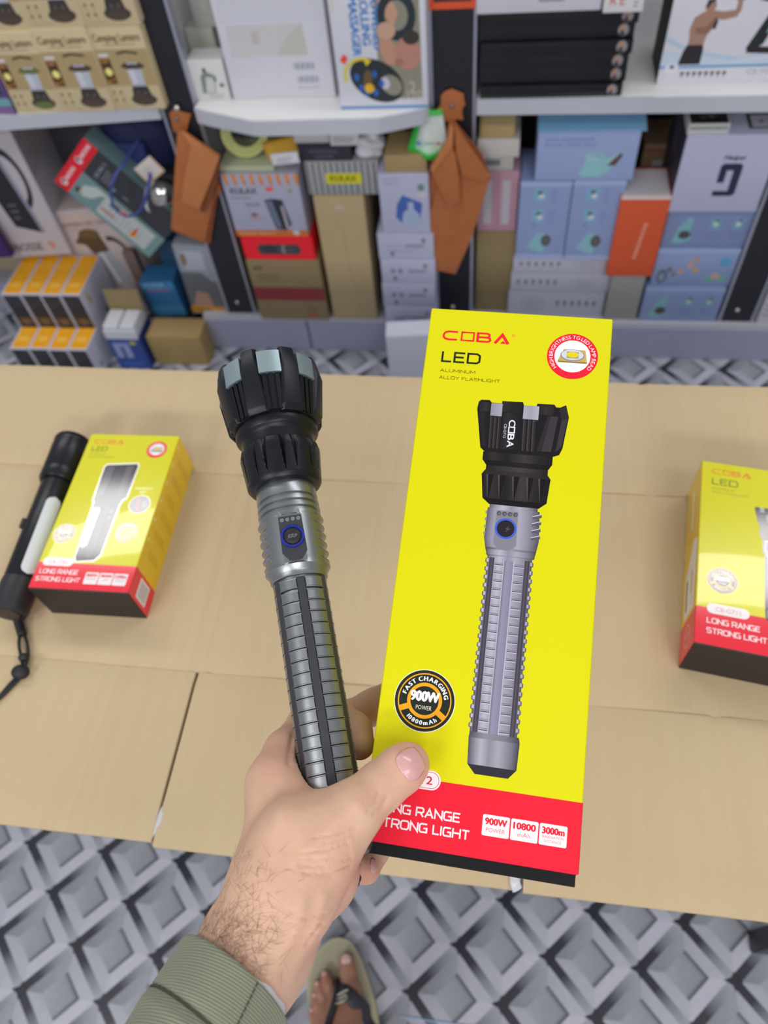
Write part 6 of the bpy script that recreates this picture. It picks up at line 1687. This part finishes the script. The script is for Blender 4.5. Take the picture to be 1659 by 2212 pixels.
def build_person():
    who = thing('person', 'person in olive sleeve and thong sandal, left hand holding the torch and carton', 'person', loc=(0, 0, 0))
    # ------------------------------------------------ hand and forearm, one continuous surface
    allp = np.array([j[0] for _, s in HAND for e in s for j in e]); rad = .026
    lo, hi = allp.min(0) - rad, allp.max(0) + rad
    V, Fc = surface_nets(hand_d, lo, hi, .00105)
    N = grad(hand_d, V); q = project_px(V); front = (N * V).sum(1) < 0
    # creases of the thumb joint, the thumb base and the wrist
    creases = [
        (.00045, 3.0, [(806, 1760), (826, 1742), (838, 1722)]), (.0003, 2.6, [(792, 1752), (812, 1730), (818, 1708)]), (.0003, 2.6, [(818, 1768), (842, 1752), (856, 1738)]),
        (.0005, 3.0, [(650, 1842), (700, 1838), (752, 1822)]), (.0004, 3.0, [(646, 1856), (705, 1855), (756, 1838)]), (.00055, 3.0, [(645, 1868), (690, 1872), (758, 1853)]),
        (.0006, 3.2, [(655, 1886), (715, 1890), (757, 1872)]), (.0004, 2.6, [(700, 1822), (745, 1812), (770, 1800)]), (.0004, 3.0, [(676, 1810), (720, 1804), (770, 1786)]),
        (.00045, 3.2, [(615, 1965), (660, 1985), (700, 1975)]), (.0004, 3.0, [(600, 1985), (650, 2004), (695, 1995)]), (.00035, 3.0, [(590, 2005), (640, 2022), (680, 2015)]), (.0004, 3.0, [(660, 2040), (690, 2000), (722, 1965)]),
        (.0003, 3, [(636, 1640), (668, 1668), (706, 1700)]), (.0008, 4.5, [(633, 1585), (626, 1620), (622, 1650)]),
    ]
    dsp = np.zeros(len(V))
    for dp, wd, pts in creases:
        d = poly_dist(q, pts); dsp -= np.where(front, 1.7 * dp * np.exp(-(d / wd) ** 2), 0)
    # fine wrinkles across the thumb base and wrist, soft tendons along the back of the hand
    wr = np.exp(-(((q[:, 0] - 712) / 62) ** 2 + ((q[:, 1] - 1858) / 58) ** 2))
    dsp += np.where(front, .00028 * wr * np.sin((q[:, 1] + .24 * q[:, 0]) * .62 + 1.3 * np.sin(q[:, 0] * .05)), 0)
    wr = np.exp(-(((q[:, 0] - 650) / 55) ** 2 + ((q[:, 1] - 1995) / 45) ** 2))
    dsp += np.where(front, .00026 * wr * np.sin((q[:, 1] - .2 * q[:, 0]) * .5 + np.sin(q[:, 0] * .06)), 0)
    for pts, amp, wd in (([(640, 1860), (700, 1800), (770, 1742)], .0006, 17), ([(590, 1850), (604, 1740), (614, 1650)], .0006, 20), ([(655, 1945), (640, 2010), (590, 2110)], .0006, 15), ([(700, 1940), (672, 2030), (625, 2110)], .0007, 12)):
        d = poly_dist(q, pts); dsp += np.where(front, amp * np.exp(-(d / wd) ** 2), 0)
    # the flat of the thumb nail bed
    V2 = V + N * dsp[:, None]
    base = np.array(lin((221, 179, 154))); pink = np.array(lin('#dd998a')); pale = np.array(lin('#e5c3a6'))
    col = np.tile(base, (len(V), 1))
    def blend(w, c):
        nonlocal col
        col = col * (1 - w[:, None]) + c * w[:, None]
    def spot(px, py, sx, sy): return np.exp(-(((q[:, 0] - px) / sx) ** 2 + ((q[:, 1] - py) / sy) ** 2))
    blend(.55 * spot(890, 1640, 48, 55), pink); blend(.35 * spot(600, 1630, 45, 60), pink); blend(.45 * spot(735, 1985, 24, 75), pink); blend(.4 * spot(690, 2050, 40, 40), pink)
    blend(.3 * spot(790, 1760, 60, 40), pale); blend(.35 * spot(640, 1720, 50, 40), pale)
    blend(.6 * spot(788, 1885, 40, 40), np.array(lin('#d88d7c'))); blend(.3 * spot(660, 1700, 40, 30), pink)
    blend(.25 * spot(800, 1720, 26, 26), pink)
    arm = fast_mesh('hand_and_forearm', V2 @ MC.T + CAM, Fc, SKIN, who, col)

    def march(px, py, z0=.25):
        d = camp(px, py, 1.0); d /= np.linalg.norm(d); t = z0
        for _ in range(90):
            e = float(hand_d((d * t)[None])[0])
            if e < 2e-5: return d * t
            t += e * .8
            if t > .6: return None
        return d * t
    def nail(name, pts_uv, corner, m, lift):
        """a thin curved plate laid on the finger; corner: four pixel corners root-left, root-right, tip-right, tip-left"""
        c = [np.array(p, float) for p in corner]; n = 12; P = []
        for j in range(n + 1):
            for i in range(n + 1):
                u, v = i / n * 2 - 1, j / n * 2 - 1
                # square grid squeezed to a rounded shape
                uu = u * math.sqrt(max(0, 1 - .42 * v * v)); vv = v * math.sqrt(max(0, 1 - .30 * u * u))
                a, b = (uu + 1) / 2, (vv + 1) / 2
                px = (c[0] * (1 - a) + c[1] * a) * (1 - b) + (c[3] * (1 - a) + c[2] * a) * b
                h = march(px[0], px[1])
                P.append(h)
        ok = [p for p in P if p is not None]
        if len(ok) < len(P): return None
        P = np.array(P); G = grad(hand_d, P, 1.2e-3)
        top = P + G * lift; bot = P - G * .0004
        k = n + 1; Fc = []
        for j in range(n):
            for i in range(n):
                a = j * k + i; Fc.append((a, a + 1, a + k + 1, a + k)); b = a + k * k; Fc.append((b, b + k, b + k + 1, b + 1))
        rim = [i for i in range(k)] + [j * k + n for j in range(1, k)] + [n * k + i for i in range(n - 1, -1, -1)] + [j * k for j in range(n - 1, 0, -1)]
        for a, b in zip(rim, rim[1:] + rim[:1]): Fc.append((b, a, a + k * k, b + k * k))
        return mesh_obj(name, np.concatenate([top, bot]) @ MC.T + CAM, Fc, m, who, smooth=True)
    nm = mat('#dfa9a6', .25, coat=.4, spec=.6, name='nail')
    nail('thumb_nail', None, [(845, 1636), (887, 1697), (926, 1660), (894, 1606)], nm, .00035)
    nail('finger_nail', None, [(801, 1852), (812, 1860), (812, 1886), (799, 1884)], nm, .0004)
    # ------------------------------------------------ hair of the forearm
    r2 = random.Random(3)
    cu = bpy.data.curves.new('arm_hair', 'CURVE'); cu.dimensions = '3D'; cu.bevel_depth = .00004; cu.bevel_resolution = 0; cu.resolution_u = 2
    area = [(425, 1985, 60, 70, 280), (470, 2010, 70, 60, 420), (540, 2040, 60, 70, 260), (520, 1930, 50, 60, 90), (560, 1880, 60, 40, 45), (505, 1850, 20, 50, 40), (440, 2090, 60, 40, 120)]
    for cx, cy, sx, sy, n in area:
        for _ in range(int(n * .5)):
            px, py = r2.gauss(cx, sx * .6), r2.gauss(cy, sy * .6)
            if py > 2120: continue
            h = march(px, py)
            if h is None or h[2] > .36: continue
            g = grad(hand_d, h[None])[0]
            dr = camp(px + r2.uniform(-10, 26), py + r2.uniform(-16, 16), h[2]) - h
            dr = dr - (dr @ g) * g; dr /= np.linalg.norm(dr) + 1e-9
            sd = np.cross(g, dr); L = r2.uniform(.004, .0105); cv = r2.uniform(-.5, .5)
            sp = cu.splines.new('POLY'); sp.points.add(5)
            for k in range(6):
                f = k / 5
                p = h + dr * L * f + sd * L * cv * f * f + g * (.0001 + L * .32 * f * (1 - .75 * f))
                sp.points[k].co = (*c2w(p), 1); sp.points[k].radius = 1 - .75 * f
    cu.materials.append(mat('#5a4232', .5, name='hair'))
    ho = bpy.data.objects.new('arm_hair', cu); COL.objects.link(ho); ho.parent = who; tag(ho, kind='stuff')

    # ------------------------------------------------ sleeve of the jacket, its stitched cuff and the shirt below
    sl = bpy.data.materials.new('olive_twill'); sl.use_nodes = True
    nt = sl.node_tree; b = nt.nodes['Principled BSDF']; b.inputs['Roughness'].default_value = .85; b.inputs['Sheen Weight'].default_value = .12
    uvn = nt.nodes.new('ShaderNodeAttribute'); uvn.attribute_name = 'Col'
    wv = nt.nodes.new('ShaderNodeTexWave'); wv.bands_direction = 'X'; wv.inputs['Scale'].default_value = 20; wv.inputs['Distortion'].default_value = .25
    nt.links.new(uvn.outputs['Vector'], wv.inputs['Vector'])
    mx = nt.nodes.new('ShaderNodeMix'); mx.data_type = 'RGBA'; mx.inputs['A'].default_value = (*lin('#7f846f'), 1); mx.inputs['B'].default_value = (*lin('#9a9e88'), 1)
    nt.links.new(wv.outputs[0], mx.inputs['Factor']); nt.links.new(mx.outputs['Result'], b.inputs['Base Color'])
    bp = nt.nodes.new('ShaderNodeBump'); bp.inputs['Strength'].default_value = .5; bp.inputs['Distance'].default_value = .0005
    nt.links.new(wv.outputs[0], bp.inputs['Height']); nt.links.new(bp.outputs[0], b.inputs['Normal'])
    A0 = camp(504.6, 2121, .303); A1 = camp(297, 2517, .255)
    ad = A1 - A0; SLN = np.linalg.norm(ad); ad /= SLN
    toward = -A0 / np.linalg.norm(A0); e1 = toward - (toward @ ad) * ad; e1 /= np.linalg.norm(e1); e2 = np.cross(ad, e1)
    def ring(f, r1, r2_, tilt=0.0, n=72, lean=.0065):
        c = A0 + ad * f
        return [c + e1 * r1 * math.cos(2 * PI * k / n) + e2 * r2_ * math.sin(2 * PI * k / n) + ad * tilt * math.sin(2 * PI * k / n) + ad * lean * math.cos(2 * PI * k / n) for k in range(n)]
    def loft(name, rows, m, parent, cols=True):
        n = len(rows[0]); V = [p for r in rows for p in r]; Fc = []
        for i in range(len(rows) - 1):
            for k in range(n):
                l = (k + 1) % n; Fc.append((i * n + k, i * n + l, (i + 1) * n + l, (i + 1) * n + k))
        C = [((i * .02), k / n * 1.9, 0) for i in range(len(rows)) for k in range(n)]
        me = mesh_obj(name, np.array(V) @ MC.T + CAM, Fc, m, parent, smooth=True, colors=None)
        at = me.data.color_attributes.new('Col', 'FLOAT_COLOR', 'POINT')
        s0 = [float((p - A0) @ ad) for p in V]
        at.data.foreach_set('color', np.array([(s * 14, 0, (k % n) / n, 1) for k, s in enumerate(s0)], np.float32).ravel())
        return me
    tl = -.004
    def sr(f): return .0380 + .03 * f, .0268 + .06 * f
    rows = [ring(.0035, .0357, .0246, tl), ring(.0008, .0361, .0250, tl)]
    for f in [-.0006, 0, .0012, .004, .008, .012, .016, .0195, .0205, .0212, .022, .0235]:
        a, b_ = sr(max(f, 0)); 
        k = -.0012 if f < 0 else (-.0008 if .0200 < f < .0216 else 0.0)
        rows.append(ring(f, a + k, b_ + k, tl))
    for i in range(1, 25):
        f = .0235 + (SLN - .0235) * i / 24; a, b_ = sr(f)
        r_ = ring(f, a + .0016 * math.sin(f * 130) + .001, b_ + .0012 * math.sin(f * 100 + 1) + .001, tl)
        rows.append(r_)
    slv = loft('jacket_sleeve', rows, sl, who)
    seam = mat('#4a4e42', .9)
    def on_ring(f, ang, extra=.0002):
        a, b_ = sr(f); c = A0 + ad * f + ad * tl * math.sin(ang) + ad * .0065 * math.cos(ang)
        return c2w(c + e1 * (a + extra) * math.cos(ang) + e2 * (b_ + extra) * math.sin(ang))
    tube('cuff_seam', [on_ring(.0208, 2 * PI * k / 40, -.0004) for k in range(40)], .0005, seam, slv, 6, closed=True, res=2)
    aa = (R(-17), 0)
    for k in range(26):
        f0 = .0006 + k * .0022
        if f0 > .055: break
        tube('stitch', [on_ring(f0, aa[0], .0002), on_ring(f0 + .0007, aa[0], .0006), on_ring(f0 + .0014, aa[0], .0002)], .00028, seam, slv, 5, res=2)
    rows = [ring(f, .0347 + .004 * max(0, f), .0240 + .004 * max(0, f), .0045) for f in (.0015, .0011, .0015, .004, .009, .02, .04)]
    rows[0] = ring(.0021, .0337, .0232, .0045)
    loft('shirt_cuff', rows, mat('#e4e4ea', .8), who)

    # ------------------------------------------------ left foot in its sandal
    z = .026
    def F(px, py, h=z): return on_z(px, py, h)
    sole_px = [(735, 2026), (757, 2036), (775, 2062), (788, 2096), (800, 2132), (811, 2172), (818, 2215), (822, 2270), (820, 2330), (808, 2400), (780, 2440), (745, 2440), (716, 2400), (700, 2340), (688, 2280), (676, 2225), (667, 2180), (663, 2140), (667, 2100), (680, 2066), (700, 2040), (716, 2029)]
    outline = [tuple(F(*p, z)[:2]) for p in sole_px]
    # smooth the outline
    def smooth(pts, k=4):
        n = len(pts); out = []
        for i in range(n):
            p0, p1, p2, p3 = [np.array(pts[(i + j) % n]) for j in (-1, 0, 1, 2)]
            for s in range(k):
                t = s / k; out.append(tuple(.5 * (2 * p1 + (p2 - p0) * t + (2 * p0 - 5 * p1 + 4 * p2 - p3) * t * t + (3 * p1 - p0 - 3 * p2 + p3) * t ** 3)))
        return out
    ol = smooth(outline)
    sn = thing('sandal', None, None); sn.parent = who
    sd = bm_obj('sole', prism_bm(ol, 0.0, z, .003, 3), mat('#b3ae92', .8, grain=.06, grain_scale=160, bump=.15), sn); smooth_by_angle(sd, 40)
    cx = np.mean([p[0] for p in ol]); cy = np.mean([p[1] for p in ol])
    bm = bmesh.new()
    vs = [bm.verts.new((cx + (x - cx) * .93, cy + (y - cy) * .95, z + .0006)) for x, y in ol]
    bm.faces.new(vs)
    ins = bm_obj('insole', bm, mat('#a9a58c', .85, grain=.08, grain_scale=220), sn)
    zt = z + .008
    def FJ(px, py, h, r): return (on_z(px, py, h), r)
    foot = [(.008, [(FJ(757, 2140, z + .016, .0165), FJ(745, 2260, z + .030, .026)), (FJ(728, 2160, z + .014, .0145), FJ(730, 2270, z + .026, .024)), (FJ(705, 2185, z + .012, .0125), FJ(722, 2280, z + .022, .022)), (FJ(690, 2215, z + .011, .011), FJ(712, 2300, z + .020, .020)), (FJ(745, 2260, z + .030, .026), FJ(745, 2350, z + .05, .032)), (FJ(730, 2270, z + .022, .022), FJ(755, 2400, z + .033, .031)), (FJ(745, 2350, z + .05, .032), FJ(750, 2400, .2, .033)), (FJ(750, 2400, .2, .033), FJ(750, 2420, .36, .046))])]
    toes = [((757, 2140, .016, .0158), (752, 2100, .013, .0128), (749, 2076, .0125, .0118)), ((725, 2160, .014, .0095), (711, 2128, .012, .0082), (703, 2106, .009, .0075)), ((708, 2178, .012, .0090), (696, 2148, .011, .0078), (687, 2127, .0085, .0070)), ((694, 2198, .012, .0085), (687, 2172, .0105, .0072), (681, 2152, .008, .0066)), ((690, 2222, .011, .0085), (680, 2200, .0095, .0074), (675, 2184, .008, .0066))]
    for t_ in toes:
        js = [FJ(a, b_, z + h, r) for a, b_, h, r in t_]
        foot.append((.003, [(js[0], js[1]), (js[1], js[2])]))
    def foot_d(p):
        d = None
        for k, segs in foot:
            g = None
            for (a, ra), (b2, rb) in segs:
                e = seg_d(p, a, b2, ra, rb); g = e if g is None else smin(g, e, max(k, .004))
            d = g if d is None else smin(d, g, k)
        return np.maximum(d, (z + .0008) - p[:, 2])
    fp = np.array([j[0] for _, s in foot for e in s for j in e])
    lo2, hi2 = fp.min(0) - .04, fp.max(0) + .05; lo2[2] = 0.01
    FV, FF = surface_nets(foot_d, lo2, hi2, .0022)
    fc = np.tile(np.array(lin('#a87b66')), (len(FV), 1))
    for t_ in toes:
        tip = on_z(t_[2][0], t_[2][1], z + t_[2][2])
        w = .5 * np.exp(-(np.linalg.norm(FV - tip, axis=1) / .012) ** 2); fc = fc * (1 - w[:, None]) + np.array(lin('#bf7f72')) * w[:, None]
    fast_mesh('foot', FV, FF, SKIN, who, fc)
    tn = mat('#c9a8a4', .3, name='toe_nail')
    for t_, sc in zip(toes, (1.0, .5, .48, .45, .45)):
        a = on_z(t_[1][0], t_[1][1], z + t_[1][2]); b2 = on_z(t_[2][0], t_[2][1], z + t_[2][2]); dr = b2 - a; dr /= np.linalg.norm(dr)
        bm = bmesh.new(); bmesh.ops.create_uvsphere(bm, u_segments=16, v_segments=10, radius=1)
        o = bm_obj('toe_nail', bm, tn, who, smooth=True)
        up = np.array([0, 0, 1.0]) - dr * dr[2]; up /= np.linalg.norm(up); sdv = np.cross(dr, up)
        c = b2 + up * (t_[2][3] - .0018) + dr * .001
        mm = Matrix.Identity(4)
        for i in range(3): mm[i][0], mm[i][1], mm[i][2], mm[i][3] = sdv[i] * .0076 * sc, dr[i] * .0085 * sc, up[i] * .0026, c[i]
        o.matrix_local = mm
    # thong strap: from between the toes over the instep to both sides of the sole
    stp = mat('#3a3840', .6, grain=.06)
    post = on_z(728, 2118, z + .004)
    def surf(px, py, lift=.0022):
        r = ray(px, py); r = r / np.linalg.norm(r); t = .9
        for _ in range(120):
            p = CAM + r * t; e = float(foot_d(p[None])[0]); e = min(e, p[2] - z)
            if e < 3e-4: break
            t += e * .8
        return CAM + r * (t - lift)
    L1 = [post, surf(729, 2122), surf(730, 2140), surf(724, 2172), surf(714, 2205), surf(703, 2240), on_z(690, 2275, z + .012), on_z(686, 2290, z + .002)]
    L2 = [surf(733, 2128), surf(745, 2140), surf(768, 2163), surf(792, 2190), surf(808, 2225), on_z(818, 2258, z + .018), on_z(821, 2285, z + .002)]
    tube('strap', L1, .011, stp, sn, 12, radii=[.004, .006, .0095, .0112, .0115, .0115, .0110, .009], flat=.35)
    tube('strap', L2, .011, stp, sn, 12, radii=[.007, .0095, .0112, .0115, .0115, .0110, .009], flat=.35)
    em = mat('#a8a698', .35, .4)
    E1 = [surf(721, 2168, .0072), surf(731, 2160, .0074), surf(749, 2153, .0072)]
    E2 = [surf(749, 2153, .0074), surf(745, 2141, .0074), surf(729, 2148, .0074), surf(726, 2157, .0074), surf(738, 2159, .0076), surf(748, 2150, .0074)]
    S_ = [surf(752, 2138, .0074), surf(742, 2142, .0075), surf(728, 2151, .0075), surf(727, 2157, .0075), surf(735, 2156, .0076), surf(747, 2149, .0075), surf(748, 2156, .0075), surf(739, 2163, .0074), surf(722, 2169, .0072)]
    tube('strap_emblem', S_, .0016, em, sn, 8)
build_person()
